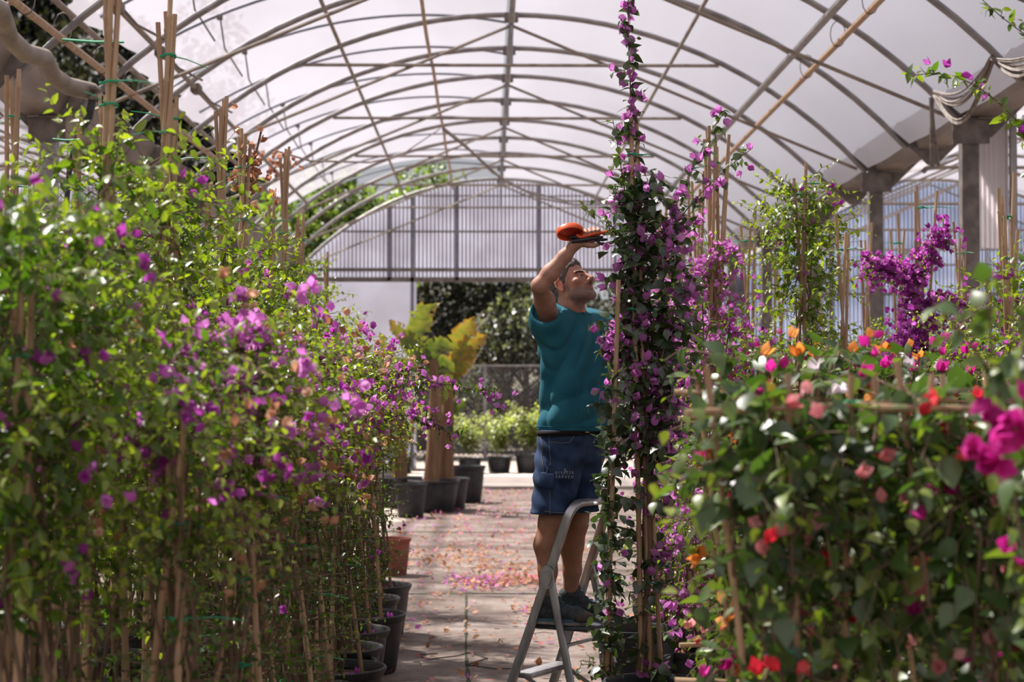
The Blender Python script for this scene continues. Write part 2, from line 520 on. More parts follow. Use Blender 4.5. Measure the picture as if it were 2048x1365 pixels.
for i, y in enumerate(edge_y):
    kk = (0, 2, 1)[i % 3]
    x = -.74 + .04 * math.sin(i * 2.3) + (-.05 if y < 5 else 0)
    lab = '%s potted purple bougainvillea along the left path edge, counted from the camera' % ORD[i]
    if i == len(edge_y) - 1: lab = 'farthest potted purple bougainvillea along the left path edge'
    if i == 0: lab = 'nearest potted purple bougainvillea along the left path edge, low at the left'
    place('edge%d' % kk, x, y, i * 1.7, lab, 'purple bougainvilleas along the left path edge', s=(1.0 if y > 5 else .97))
def row(key, x0, ys, lab, grp, n=3, jit=.07, s=1.0, seed=5, rzs=None):
    rg = random.Random(seed)
    for i, y in enumerate(ys):
        w_ = ORD[i] if i < len(ys) - 1 else 'farthest'
        if i == 0: w_ = 'nearest'
        place('%s%d' % (key, (i + seed) % n), x0 + rg.uniform(-jit, jit), y, rg.uniform(0, 6.28), lab % w_, grp, s * rg.uniform(.95, 1.04))
row('tall', -1.22, [5.7, 6.5, 7.35, 8.1, 9.0, 10.0, 11.1, 12.2, 13.4], '%s leafy bougainvillea on tall canes in the left inner row beside the edge row', 'bougainvilleas on tall canes in the left inner row', seed=5)
row('tall', -1.85, [6.0, 6.9, 7.8, 8.7, 9.7, 10.8, 12.0], '%s leafy bougainvillea on tall canes in the middle row of the left block', 'bougainvilleas on tall canes in the left middle row', seed=8, s=1.0)
row('tall', -2.5, [7.6, 8.6, 9.8, 11.2], '%s leafy bougainvillea on tall canes in the outermost row at far left', 'bougainvilleas on tall canes in the outermost left row', seed=10, s=.98)

PROTO['bushy'] = (climber('potted_bougainvillea', 45, H=1.9, ncane=3, z0=1.0, z1=2.0, rad=lambda z: .26 + .14 * bump(z, 1.7, .4), nbr=210, lsize=.052, tint=(.15, .9), pf=lambda z: .006, fmat=BR_PUR, nlow=40, nstem=8), False)
place('bushy', -1.12, 4.35, .7, 'dark leafy bougainvillea at the left border, nearest the camera and most blurred')
place('bushy', -1.2, 5.0, 3.1, 'dark leafy bougainvillea at the left border, second nearest the camera', s=1.02)
place('bushy', -1.75, 5.3, 5.1, 'dark leafy bougainvillea at the left border behind the two nearest ones', s=1.05)
# the left plant whose long flowering branch reaches over the path
yl = thing('yellow_tag', P(1543, 870, 4.25), 'yellow plastic plant tag hanging on the nearest right trellis', 'tag')
M_YEL = pmat('yellow_plastic', (.62, .46, .03), .45)
mb = MB(); mb.box((0, 0, .062), (.020, .0015, .118), bev=.0006); mb.tube([(0, 0, .118), (.004, .003, .135), (.0, .002, .15)], .0012, 4); mb.build('tag_strip', M_YEL, yl, False)
for (cx_, cy_, dd_, sx_, sz_, n_, nm_, lb_) in ((503, 345, 9.1, .05, .11, 46, 'withered_vine', 'withered orange-brown vine tied between two tall canes at left'), (556, 328, 15.5, .09, .06, 44, 'dead_foliage_clump', 'dark dead foliage clump caught on the left gutter')):
    wv = thing(nm_, P(cx_, cy_, dd_), lb_, 'plant'); pw = Plant(n_)
    for _q in range(n_): pw.flower(pw.rng.normal(size=3) * np.array([sx_, .05, sz_]), .045, 'd', 1, .01, tint=.25)
    pw.wood.tube([(-sx_, 0, -sz_ * 2), (0, 0, 0), (sx_, 0, sz_ * 2)], .006, 5)
    finish(pw, wv, LEAF_G, T_LEAF, {'d': BR_DRY})
def reach(p):
    for pts in ([(.05, 0, 1.5), P(810, 762, 8.8) - Vector((-.74, 8.7, 0)), P(900, 766, 8.75) - Vector((-.74, 8.7, 0)), P(998, 796, 8.7) - Vector((-.74, 8.7, 0))],
                [(.05, 0, 1.35), P(800, 815, 8.7) - Vector((-.74, 8.7, 0)), P(915, 868, 8.65) - Vector((-.74, 8.7, 0))],
                [(0, 0, 1.5), P(760, 735, 8.8) - Vector((-.74, 8.7, 0)), P(850, 742, 8.8) - Vector((-.74, 8.7, 0))]):
        p.shoot(pts, 60, .10, .6, .01, .5, .004, lsize=.034, tint=(.2, .7), pf=.10, fsize=.036, key='r', step=.022, nfl=2)
        q = pts[-1]
        p.flower(np.array(list(q)), .036, 'r', 4, .04)
pr = thing('arching_bougainvillea', (-.74, 8.7, 0), 'bougainvillea beside the path with long flowering branches reaching out towards the man', 'plant')
_p = Plant(77); reach(_p)
for _k in range(4): _p.wood.tube([(.03 * _k - .05, 0, 1.5), (.02, .02 * _k, .9), (.05 * _k - .08, .04, .27)], [.005, .007, .009], 5)
finish(_p, pr, LEAF_G, T_LEAF, {'r': BR_PINK})
pot_parts(pr, .2, .3, seed=4)

# ---- right block ------------------------------------------------------------
PROTO['rp0'] = (climber('caned_bougainvillea', 31, H=3.0, ncane=7, z0=.4, z1=2.35, rad=lambda z: .20 + .12 * bump(z, 1.7, .6), nbr=200, lsize=.042, tint=(.2, .95),
                        pf=lambda z: .24, fmat=BR_PINK, fsize=.036, nlow=10, up=.5, cw=.13), False)
PROTO['rp1'] = (climber('caned_bougainvillea', 32, H=2.9, ncane=4, z0=.4, z1=2.2, rad=lambda z: .22 + .12 * bump(z, 1.5, .6), nbr=200, lsize=.042, tint=(.2, .95),
                        pf=lambda z: .30, fmat=BR_PUR, fsize=.036, nlow=10, up=.5, cw=.07), False)
PROTO['rg0'] = (climber('caned_bougainvillea', 33, H=2.9, ncane=3, z0=.5, z1=2.75, rad=lambda z: .18 + .24 * bump(z, 2.25, .45), nbr=340, lsize=.050, tint=(.3, 1.0),
                        pf=lambda z: .01, fmat=BR_PUR, nlow=6, up=.45, cw=.05), False)
PROTO['rg1'] = (climber('caned_bougainvillea', 34, H=2.75, ncane=3, z0=.5, z1=1.95, rad=lambda z: .24 + .12 * bump(z, 1.7, .4), nbr=190, lsize=.046, tint=(.25, 1.0),
                        pf=lambda z: .03, fmat=BR_MAG, nlow=6, up=.45, cw=.08), False)
def rp(key, px, d, rz, lab, s=1.0):
    place(key, (px - 975) * d / FPX, d, rz, lab, None, s)
rp('rp0', 1432, 9.3, .4, 'purple-flowering bougainvillea on a crossed bundle of tall canes just right of the tall spire')
rp('rp1', 1395, 10.5, 2.2, 'purple-flowering bougainvillea on canes behind the crossed cane bundle, just right of the spire')
rp('rp0', 1330, 11.4, 4.0, 'purple-flowering bougainvillea half hidden behind the spire, nearest the path on the right', .95)
rp('rp1', 1360, 12.6, 1.2, 'far purple-flowering bougainvillea showing through between spire and cane bundle', .98)
rp('rg0', 1607, 9.9, .9, 'tall bright green bougainvillea column on canes, almost without flowers', 1.0)
rp('rg1', 1500, 11.2, 2.9, 'low leafy bougainvillea on canes between the purple ones and the green column')
rp('rg1', 1560, 12.4, .2, 'leafy bougainvillea on bare-topped canes behind the green column', 1.0)
rp('rg1', 1735, 11.6, 1.9, 'leafy bougainvillea on bare canes in front of the second steel column on the right', .98)
rp('rg1', 1800, 12.6, 3.9, 'leafy bougainvillea on two bare leaning canes left of the magenta arching one', 1.04)
rp('rg1', 1690, 9.6, 5.2, 'low leafy bougainvillea right of the green column, below the corrugated wall', .93)
rp('rg1', 1925, 11.2, 4.9, 'leafy bougainvillea on canes in front of the nearest steel column on the right', .97)
# magenta-purple arching one
def spray(p):
    o = Vector(((1850 - 975) * 10.6 / FPX, 10.6, 0))
    for pts, n in (([P(1850, 700, 10.6) - o, P(1822, 600, 10.6) - o, P(1840, 520, 10.55) - o, P(1862, 480, 10.5) - o, P(1895, 462, 10.5) - o], 110),
                   ([P(1815, 570, 10.6) - o, P(1790, 520, 10.55) - o, P(1755, 522, 10.5) - o, P(1735, 538, 10.5) - o], 60),
                   ([P(1830, 640, 10.6) - o, P(1900, 590, 10.5) - o, P(1960, 622, 10.5) - o], 60),
                   ([P(1850, 700, 10.6) - o, P(1810, 660, 10.5) - o, P(1790, 700, 10.4) - o], 50)):
        p.shoot(pts, n, .11, .4, .025, .8, .004, lsize=.03, tint=(.3, .9), pf=.85, fsize=.034, key='a', step=.022, nfl=2)
PROTO['sp'] = (climber('caned_bougainvillea', 35, H=2.9, ncane=3, z0=.5, z1=1.9, rad=lambda z: .3, nbr=130, lsize=.044, tint=(.25, 1.0),
                       pf=lambda z: .3 * bump(z, 1.85, .35), fmat=BR_PUR, nlow=6, extra=spray, cw=.1), False)
rp('sp', 1850, 10.6, 0, 'arching bougainvillea smothered in vivid purple bracts, in front of the grey corrugated wall')
# leafy ones at the right border
def shoots_r(p):
    o = Vector((2.12, 6.6, 0))
    for pts, n in (([Vector((0, 0, 2.2)), P(2110, 330, 6.5) - o, P(1990, 190, 6.5) - o, P(1890, 130, 6.5) - o, P(1818, 152, 6.5) - o], 30),
                   ([Vector((0, 0, 2.3)), P(2120, 100, 6.5) - o, P(2040, 70, 6.5) - o, P(1965, 0, 6.5) - o], 22),
                   ([Vector((0, 0, 1.9)), P(2120, 480, 6.5) - o, P(2060, 370, 6.5) - o, P(2046, 230, 6.5) - o], 24)):
        p.shoot(pts, n, .05, .6, .0, .8, .004, lsize=.055, tint=(.3, .8), pf=.12, fsize=.034, key='a', step=.035, nfl=1)
PROTO['rb'] = (climber('caned_bougainvillea', 36, H=2.9, ncane=3, z0=.6, z1=2.12, rad=lambda z: .24 + .12 * bump(z, 1.7, .4), nbr=220, lsize=.05, tint=(.3, 1.0),
                       pf=lambda z: .05, fmat=BR_PUR, nlow=4, extra=shoots_r), False)
place('rb', 2.12, 6.6, 0, 'tall leafy bougainvillea at the right border with a long thin shoot arching high')
PROTO['rc'] = (climber('caned_bougainvillea', 37, H=2.6, ncane=3, z0=.6, z1=2.1, rad=lambda z: .28 + .12 * bump(z, 1.8, .4), nbr=230, lsize=.042, tint=(.3, 1.0),
                       pf=lambda z: .06, fmat=BR_PUR, nlow=4), False)
place('rc', 2.35, 8.1, 1, 'leafy bougainvillea with a few purple bracts by the right border, behind the tall one')
place('rc', 2.15, 7.4, 3, 'leafy bougainvillea squeezed between two tall ones at the right border', s=.9)
place('rc', 2.95, 9.4, 4.4, 'leafy bougainvillea by the white corrugated panel at the right border', s=.95)

# ---- the spire --------------------------------------------------------------
HX, HY = 0.735, 8.0
root = thing('spire_bougainvillea', (HX, HY, 0), 'tall flowering bougainvillea spire on canes that the man is tying up', 'plant')
pot_parts(root, .215, .31, seed=9)
o = Vector((HX, HY, 0))
p = Plant(51)
D = 8.05
def W(px, py, dd=0.0): return P(px, py, D + dd) - o
hk = dict(lsize=.062, tint=(0, .45), pf=.06, fsize=.045, key='a', step=.032, nfl=2, droop=.2)
# upper flowering spike
p.shoot([W(1268, 420), W(1262, 300), W(1262, 180), W(1256, 90), W(1257, -40)], 46, .085, .4, .012, .55, .005, lsize=.058, tint=(.0, .6), pf=.40, fsize=.040, key='a', step=.028, nfl=1)
p.shoot([W(1262, 450), W(1240, 330), W(1232, 250), W(1226, 240)], 16, .09, .4, .01, .7, .004, lsize=.045, tint=(.5, 1), pf=.25, fsize=.042, key='a', step=.03, nfl=1)
# main body
for a_, b_, c_, ll in ((1275, 1272, 1266, .14), (1290, 1304, 1282, .17), (1255, 1252, 1262, .075), (1312, 1334, 1306, .19)):
    p.shoot([W(a_ + 20, 1300, r_) if False else W(a_ + 12, 900), W(b_, 640, .06), W(c_, 420, -.04), W(c_ - 2, 370)], 90, ll, .15, .035, .85, .006, **{**hk, 'pf': .125})
for a_, b_ in ((1300, 1290), (1285, 1310)):
    p.shoot([W(b_, 1345), W(a_, 1100, .05), W(a_ + 8, 850)], 46, .16, .1, .03, .9, .009, **{**hk, 'pf': .05, 'tint': (0, .5)})
p.wood.tube([list(W(1278, 1340)), list(W(1290, 1240)), list(W(1300, 1100)), list(W(1296, 930)), list(W(1290, 800))], [.014, .013, .011, .010, .007], 7)
# arching side shoots to the right
p.shoot([W(1300, 800), W(1345, 640), W(1368, 520)], 34, .14, .3, .03, .8, .005, **{**hk, 'pf': .3, 'tint': (.1, .7)})
p.shoot([W(1305, 560), W(1345, 420), W(1400, 310), W(1425, 250), W(1450, 222)], 30, .07, .3, .01, .5, .004, lsize=.05, tint=(.2, .8), pf=.22, fsize=.04, key='a', step=.03, nfl=1)
p.shoot([W(1300, 520), W(1370, 420), W(1440, 345), W(1500, 300)], 20, .06, .3, .01, .6, .0035, lsize=.045, tint=(.3, .9), pf=.2, fsize=.042, key='a', step=.03, nfl=1)
p.shoot([W(1310, 520), W(1350, 480), W(1400, 450)], 14, .09, .3, .01, .8, .0035, lsize=.045, tint=(.3, .9), pf=.35, fsize=.042, key='a', step=.03, nfl=1)
p.shoot([W(1250, 480), W(1225, 445), W(1190, 425), W(1160, 414)], 14, .05, .3, .01, .7, .003, lsize=.035, tint=(.6, 1), pf=.02, fsize=.04, key='a', step=.03, nfl=1)
p.shoot([W(1290, 660), W(1335, 640), W(1375, 640), W(1420, 690)], 14, .08, .3, .02, .9, .004, lsize=.075, tint=(.4, .9), pf=.05, fsize=.04, key='a', step=.04, nfl=1)
p.shoot([W(1245, 850), W(1205, 820), W(1190, 800)], 8, .05, .3, .02, .9, .003, lsize=.05, tint=(.1, .5), pf=.25, fsize=.045, key='a', step=.04, nfl=1)
p.shoot([W(1250, 700), W(1215, 680), W(1208, 700)], 10, .05, .3, .02, .9, .003, lsize=.05, tint=(.1, .5), pf=.6, fsize=.045, key='a', step=.04, nfl=1)
def clear_face(p, o):
    # the man's face and hand stay free of twigs: no shoot grows out that far between head height and tool
    for c in [p.leaf] + list(p.br.values()):
        for i in range(len(c.P)):
            q = c.P[i] + np.array(o)
            px = 975 + q[:, 0] / q[:, 1] * FPX; py = 780 - (q[:, 2] - CAMH) / q[:, 1] * FPX
            k = ~((px < 1203) & (py > 432) & (py < 628) & (px + (py > 500) * 0 < np.where(py < 500, 1222, 1203)))
            c.P[i] = c.P[i][k]; c.D[i] = c.D[i][k]; c.U[i] = c.U[i][k]; c.S[i] = c.S[i][k]; c.T[i] = c.T[i][k]
clear_face(p, o)
finish(p, root, LEAF_D, T_HEART, {'a': BR_PINK}, T_BRACTB)
add_cane(root, W(1283, 1345), W(1262, 232), .0125, 1, .0)
add_cane(root, W(1300, 1345), W(1273, 238, .03), .0115, 2, .0)
add_cane(root, W(1322, 1345), W(1290, 700, .05), .011, 3, .0)
for yy in (310, 620, 1165): add_tie(root, W(1270 if yy < 900 else 1300, yy), .034, tail=.05, seed=yy)

root = thing('staked_bougainvillea', (P(1212, 1400, 7.85).x, 7.85, 0), 'shade-darkened bougainvillea on a single stake in front of the ladder, left of the spire', 'plant')
ox = root.location.copy()
pot_parts(root, .17, .24, seed=19)
p = Plant(61)
def W2(px, py, dd=0.0): return P(px, py, 7.9 + dd) - ox
for s_ in (0, 1, 2):
    p.shoot([W2(1205 + 10 * s_, 1350), W2(1222 - 6 * s_, 1150), W2(1212 + 8 * s_, 1000), W2(1228, 850), W2(1235, 760)], 40, .075, .15, .015, .9, .0055, lsize=.058, tint=(0, .5), pf=.035, fsize=.042, key='a', step=.03, nfl=1, droop=.2)
p.shoot([W2(1215, 1345), W2(1190, 1325), W2(1165, 1330)], 6, .05, .3, .01, 1, .003, lsize=.045, tint=(.1, .6), pf=0, step=.03)
clear_face(p, ox)
finish(p, root, LEAF_D, T_HEART, {'a': BR_PINK}, T_BRACTB)
add_cane(root, W2(1213, 1350), W2(1237, 560), .0125, 5, 0)
add_tie(root, W2(1217, 1150), .03, tail=.03, seed=3)
# small flowering pot behind, at the foot of the spire
PROTO['low'] = (climber('potted_bougainvillea', 41, H=1.0, ncane=2, z0=.38, z1=.95, rad=lambda z: .22, nbr=70, lsize=.04, tint=(.2, .9), pf=lambda z: .12, fmat=BR_PINK, nlow=4, pot=(.2, .3)), False)
place('low', 1.0, 9.1, .5, 'short potted bougainvillea with pink-purple bracts behind the foot of the spire')
place('low', .98, 9.95, 2.5, 'short potted bougainvillea, the farther of two behind the foot of the spire')
place('low', 1.03, 7.6, 4.5, 'short potted bougainvillea right of the spire pot, beside the mixed trellises', s=1.15)
e_ = thing('plant_pot', (.74, 8.95, 0), 'empty-looking black plant pot in shade behind the foot of the spire', 'pot'); pot_parts(e_, .2, .42, seed=5)

# ---- front right: mixed colours on low cane trellises ------------------------
def trellis(seed, H=1.62, wd=.5, nbr=120, cols=('m', 'r', 's', 'o'), cpf=.05, ztop=1.6, dense=1.0, ls=.066, nfb=5):
    root = thing('trellised_bougainvillea', (0, 0, 0), 'x', 'plant')
    pot_parts(root, .22, .34, seed=seed)
    rng = random.Random(seed)
    xs = [-wd / 2, -wd / 6 * rng.uniform(.6, 1.2), wd / 6 * rng.uniform(.8, 1.5), wd / 2]
    for i, x in enumerate(xs):
        add_cane(root, (x * .35, rng.uniform(-.03, .03), .28), (x, rng.uniform(-.04, .04), H + rng.uniform(0, .07)), .0095, seed * 5 + i, .004)
    for i, z in enumerate((H - .055, H - .85)):
        add_cane(root, (-wd / 2 - .06, -.02, z + rng.uniform(-.02, .02)), (wd / 2 + .06, -.02, z + rng.uniform(-.02, .02)), .0085, seed * 9 + i, .002)
    for i in range(3): add_tie(root, (xs[rng.randrange(4)] * .9, -.01, H - .45 * (i % 2) - .1 * i - .05), .017, tail=.02, seed=i)
    p = Plant(seed * 3 + 1); r = p.rng
    for i in range(7):
        pts = []; z = .3; x = r.uniform(-.04, .04); y = r.uniform(-.03, .03); tx = r.uniform(-wd / 2, wd / 2)
        while z < ztop: 
            f = (z - .3) / (ztop - .3)
            pts.append((x + (tx - x) * f + r.normal() * .02, y + r.normal() * .025, z)); z += .14
        p.wood.tube(pts, np.linspace(.008, .003, len(pts)), 5)
    for i in range(int(nbr * dense)):
        f = r.uniform(0, 1) ** .8
        z = .45 + (ztop - .45) * f
        x = r.uniform(-1, 1) * wd / 2 * (.45 + .55 * f)
        a = r.uniform(0, 6.28)
        key = cols[int(r.integers(0, len(cols)))]
        p.lateral((x, r.normal() * .03, z), (math.cos(a), math.sin(a), r.normal() * .35 + .1), r.uniform(.10, .24), ls, (.05, .85), cpf, .042, key, .25, .042, nfl=2)
    for i in range(nfb):
        z = ztop * r.uniform(.45, 1.04); x = r.uniform(-1, 1) * wd / 2
        key = cols[int(r.integers(0, len(cols)))]
        p.flower((x, -.10 * r.uniform(-1, 1.3), z), .038, key, 3, .03)
    finish(p, root, LEAF_B, T_HEART, {'m': BR_MAG, 'r': BR_RED, 's': BR_SAL, 'o': BR_ORA, 'w': BR_WHI, 'p': BR_PUR}, T_BRACTB)
    return root
PROTO['t0'] = (trellis(101, cols=('s', 's', 's', 'r'), cpf=.014, nbr=360, nfb=9), False)
PROTO['t1'] = (trellis(102, cols=('m', 's', 'm', 'r'), cpf=.016, nbr=360, nfb=9), False)
PROTO['t2'] = (trellis(103, H=1.66, cols=('o', 'm', 'r', 'w', 'm'), ztop=1.73, cpf=.04, nbr=330, nfb=16), False)
def tr(key, px, d, rz, lab, s=1.0): place(key, (px - 975) * d / FPX, d, rz, lab, None, s)
tr('t0', 1640, 4.0, .12, 'nearest trellised bougainvillea with salmon bracts, front right beside the path')
tr('t1', 2030, 3.95, -.1, 'trellised bougainvillea with magenta bracts at the bottom right corner')
tr('t2', 1570, 5.0, -.2, 'second trellised bougainvillea along the right path edge, with mixed red and orange bracts', .985)
tr('t1', 1930, 4.9, .15, 'trellised bougainvillea with magenta bracts behind the right corner one', .99)
tr('t2', 1760, 5.9, .3, 'trellised bougainvillea with orange and magenta bracts in the middle of the right block', 1.0)
tr('t0', 1530, 6.1, .1, 'third trellised bougainvillea along the right path edge', .97)
tr('t2', 1650, 7.0, 2.9, 'trellised bougainvillea with white and orange bracts at the back of the low right block', 1.0)
tr('t1', 2020, 5.9, -.3, 'trellised bougainvillea with magenta bracts near the right border, behind two others', 1.0)
tr('t2', 1830, 7.2, .1, 'trellised bougainvillea with red and magenta bracts at the back of the low right block', 1.0)
tr('t1', 1510, 7.4, 3.3, 'fourth and farthest trellised bougainvillea along the right path edge', .93)
# a tall shoot close to the camera at right
root = thing('leafy_shoot_bougainvillea', (1.22, 3.45, 0), 'blurred bougainvillea close to the camera at far right with upright broad-leaved shoots', 'plant')
pot_parts(root, .2, .32, seed=77)
ox = root.location.copy(); p = Plant(78)
for pts in ([Vector((0, 0, .3)), P(2010, 900, 3.45) - ox, P(1975, 650, 3.45) - ox, P(1975, 500, 3.45) - ox],
            [Vector((0, 0, .3)), P(2060, 900, 3.5) - ox, P(1930, 640, 3.4) - ox, P(1870, 610, 3.4) - ox],
            [Vector((0, 0, .3)), P(2080, 1000, 3.5) - ox, P(2040, 800, 3.4) - ox, P(2048, 600, 3.4) - ox]):
    p.shoot(pts, 26, .07, .2, .01, .8, .006, lsize=.062, tint=(.3, .8), pf=.02, fsize=.04, key='m', step=.045)
for q in ((1990, 850), (2030, 830), (1960, 880), (2000, 900), (2035, 880), (1970, 910)):
    p.flower(np.array(list(P(q[0], q[1], 3.3) - ox)), .045, 'm', 4, .02)
finish(p, root, LEAF_B, T_HEART, {'m': BR_MAG}, T_BRACTB)
# ------------------------------------------------------------------ the tunnel
RX = 0.27                       # ridge line across
RAD = 5.47
ZR = CAMH + 4.28                # ridge height
def arch_z(x, r=RAD): return ZR - r + math.sqrt(max(0, r * r - (x - RX) ** 2))
BAY = 8.75
# floor
def floor_material():
    m, t, N, L, b = new_mat('old_concrete')
    b.inputs['Roughness'].default_value = .8
    co = N.new('ShaderNodeTexCoord')
    def noise(sc_, det, st=(1, 1, 1), rough=.55):
        mp = N.new('ShaderNodeMapping'); mp.inputs['Scale'].default_value = st
        L.new(co.outputs['Object'], mp.inputs[0])
        n = N.new('ShaderNodeTexNoise'); n.inputs['Scale'].default_value = sc_; n.inputs['Detail'].default_value = det; n.inputs['Roughness'].default_value = rough
        L.new(mp.outputs[0], n.inputs['Vector']); return n
    n1 = noise(1.6, 8, (1, .8, 1), .65); c1 = N.new('ShaderNodeValToRGB')
    e = c1.color_ramp.elements
    e[0].position = .34; e[0].color = (.095, .065, .048, 1); e[1].position = .68; e[1].color = (.30, .25, .22, 1)
    k = e.new(.5); k.color = (.185, .14, .115, 1)
    L.new(n1.outputs[0], c1.inputs[0])
    n2 = noise(28, 6); c2 = N.new('ShaderNodeValToRGB')
    c2.color_ramp.elements[0].position = .3; c2.color_ramp.elements[0].color = (.6, .58, .56, 1)
    c2.color_ramp.elements[1].position = .6; c2.color_ramp.elements[1].color = (1, 1, 1, 1)
    L.new(n2.outputs[0], c2.inputs[0])
    mx = N.new('ShaderNodeMix'); mx.data_type = 'RGBA'; mx.blend_type = 'MULTIPLY'; mx.inputs['Factor'].default_value = .8
    L.new(c1.outputs[0], mx.inputs[6]); L.new(c2.outputs[0], mx.inputs[7]); L.new(mx.outputs[2], b.inputs['Base Color'])
    bp = N.new('ShaderNodeBump'); bp.inputs['Strength'].default_value = .35; bp.inputs['Distance'].default_value = .02
    L.new(n2.outputs[0], bp.inputs['Height']); L.new(bp.outputs[0], b.inputs['Normal'])
    return m
M_FLOOR = floor_material()
mb = MB(); mb.box((0, 16, -.1), (34, 68, .2))
tag(mb.build('floor', M_FLOOR, None, False), kind='structure')
M_JOINT = pmat('joint_dirt', (.02, .02, .012), .95, 0, (.05, .06, .02), 30)
def joint(pts, wd, seed):
    rg = random.Random(seed); mb = MB(); vs = []
    n = 60
    for i in range(n + 1):
        t = i / n * (len(pts) - 1); k = min(int(t), len(pts) - 2); q = Vector(pts[k]).lerp(Vector(pts[k + 1]), t - k)
        d = (Vector(pts[k + 1]) - Vector(pts[k])).normalized(); s_ = Vector((-d.y, d.x, 0))
        w1 = wd * rg.uniform(.4, 1.3); off = rg.uniform(-.2, .2) * wd
        vs += [q + s_ * (w1 + off), q + Vector((0, 0, .006)) + s_ * off, q - s_ * (w1 - off)]
    fs = []
    for i in range(n):
        a = i * 3; fs += [(a, a + 1, a + 4, a + 3), (a + 1, a + 2, a + 5, a + 4)]
    mb.add(vs, fs)
    tag(mb.build('trim_1', M_JOINT), kind='structure')
joint([(-.165, 14.1, .001), (-.13, 11, .001), (-.095, 9.5, .001), (-.09, 7, .001), (-.09, 3, .001)], .011, 1)
joint([(-3, 14.1, .001), (.5, 14.12, .001), (4, 14.1, .001)], .016, 2)
joint([(-3, 20.2, .001), (4, 20.2, .001)], .012, 3)

# gable walls of corrugated sheet
def corr_material(name, col, trans, col2):
    m, t, N, L, b = new_mat(name)
    b.inputs['Roughness'].default_value = .5
    co = N.new('ShaderNodeTexCoord'); n = N.new('ShaderNodeTexNoise'); n.inputs['Scale'].default_value = 1.2; n.inputs['Detail'].default_value = 5
    L.new(co.outputs['Object'], n.inputs['Vector'])
    cr = N.new('ShaderNodeValToRGB'); cr.color_ramp.elements[0].position = .35; cr.color_ramp.elements[0].color = (*col2, 1)
    cr.color_ramp.elements[1].position = .6; cr.color_ramp.elements[1].color = (*col, 1)
    L.new(n.outputs[0], cr.inputs[0]); L.new(cr.outputs[0], b.inputs['Base Color'])
    tr = N.new('ShaderNodeBsdfTranslucent'); L.new(cr.outputs[0], tr.inputs[0])
    mx = N.new('ShaderNodeMixShader'); mx.inputs[0].default_value = trans
    L.new(b.outputs[0], mx.inputs[1]); L.new(tr.outputs[0], mx.inputs[2]); L.new(mx.outputs[0], N['Material Output'].inputs['Surface'])
    return m
M_CORR = corr_material('corrugated_sheet', (.62, .62, .68), .66, (.52, .51, .56))
M_CORRS = corr_material('corrugated_sheet_shaded', (.56, .60, .70), .60, (.42, .46, .56))  # same sheet on the right bay, its shade painted in as darker blue
def corrugated(x0, x1, zb, zt, y, pitch=.08, amp=.018, name='wall_back', mat=None, thick=.003, parent=None):
    """vertical corrugations; zb and zt are functions of x"""
    n = int((x1 - x0) / pitch * 6)
    vs = []; fs = []
    for i in range(n + 1):
        x = x0 + (x1 - x0) * i / n
        yy = y + amp * math.sin(2 * math.pi * x / pitch)
        for (dy) in (0, thick):
            vs += [(x, yy + dy, zb(x)), (x, yy + dy, zt(x))]
    for i in range(n):
        a = i * 4
        fs += [(a, a + 4, a + 5, a + 1), (a + 2, a + 3, a + 7, a + 6), (a + 1, a + 5, a + 7, a + 3), (a, a + 2, a + 6, a + 4)]
    mb = MB(); mb.add(vs, fs)
    return mb.build(name, mat or M_CORR, parent)
GY = 36.6
DX0, DX1, DZ = -1.53, 3.0, CAMH + 2.22
inner = lambda x: arch_z(x) - .02
for (a, b_, zb) in ((-3.68, DX0, lambda x: DZ), (DX0, DX1, lambda x: DZ), (DX1, 4.22, lambda x: 0.0)):
    tag(corrugated(a, b_, zb, inner, GY), kind='structure')
tag(corrugated(4.3, 12.6, lambda x: 0.0, lambda x: ZR - RAD + math.sqrt(max(0.5, RAD ** 2 - (x - RX - BAY) ** 2)) - .02, GY, mat=M_CORRS), kind='structure')
tag(corrugated(-12.2, -3.9, lambda x: 0.0, lambda x: ZR - RAD + math.sqrt(max(0.5, RAD ** 2 - (x - RX + BAY) ** 2)) - .02, GY), kind='structure')
# smooth sliding panel left of the opening
M_PANEL = corr_material('ribbed_panel', (.60, .60, .66), .6, (.54, .53, .58))
mb = MB(); mb.box((-2.55, GY + .04, 1.9), (2.2, .04, 3.84), bev=.008)
for zz in (.25, 2.2): mb.box((-2.55, GY + .01, zz), (2.2, .03, .1))
dr = mb.build('door_1', M_PANEL, None, False); tag(dr, kind='structure')
# girts, posts of the gable
def steelbar(name, p, q, wd, ht, mat=M_STEELD, lab=None, cat=None, grp=None, kind=None, parent=None):
    mb = MB(); mb.bar(p, q, wd, ht, up=(0, 0, 1) if abs((Vector(q) - Vector(p)).normalized().z) < .9 else (0, 1, 0))
    o = mb.build(name, mat, parent, False)
    return tag(o, lab, cat, grp, kind)
fy = GY - .07
M_BLUE0 = pmat('grey_blue_post', (.17, .17, .21), .6, .2, (.24, .24, .28), 5)
gf = thing('gable_frame', (0, fy, 0), 'grey steel frame of the far gable wall around the opening', 'frame')
for (p_, q_, a, b_) in (((-3.7, 0, DZ + .02), (4.2, 0, DZ + .02), .06, .10), ((-3.7, 0, DZ + .22), (4.2, 0, DZ + .22), .07, .07),
                        ((-3.05, 0, CAMH + 3.22), (3.4, 0, CAMH + 3.22), .04, .035), ((-1.4, 0, CAMH + 3.95), (2.2, 0, CAMH + 3.95), .03, .025)):
    steelbar('girt', p_, q_, a, b_, parent=gf)
for x, z0_ in ((-2.0, DZ), (-.62, DZ), (1.05, DZ), (2.6, DZ), (DX0, 0), (DX1, 0)):
    steelbar('post', (x, 0, z0_), (x, 0, arch_z(x) - .03), .07, .06, mat=M_BLUE0, parent=gf)
g2 = thing('side_gable_frame', (0, fy, 0), 'steel frame with pale diagonal braces on the far gable of the right bay', 'frame')
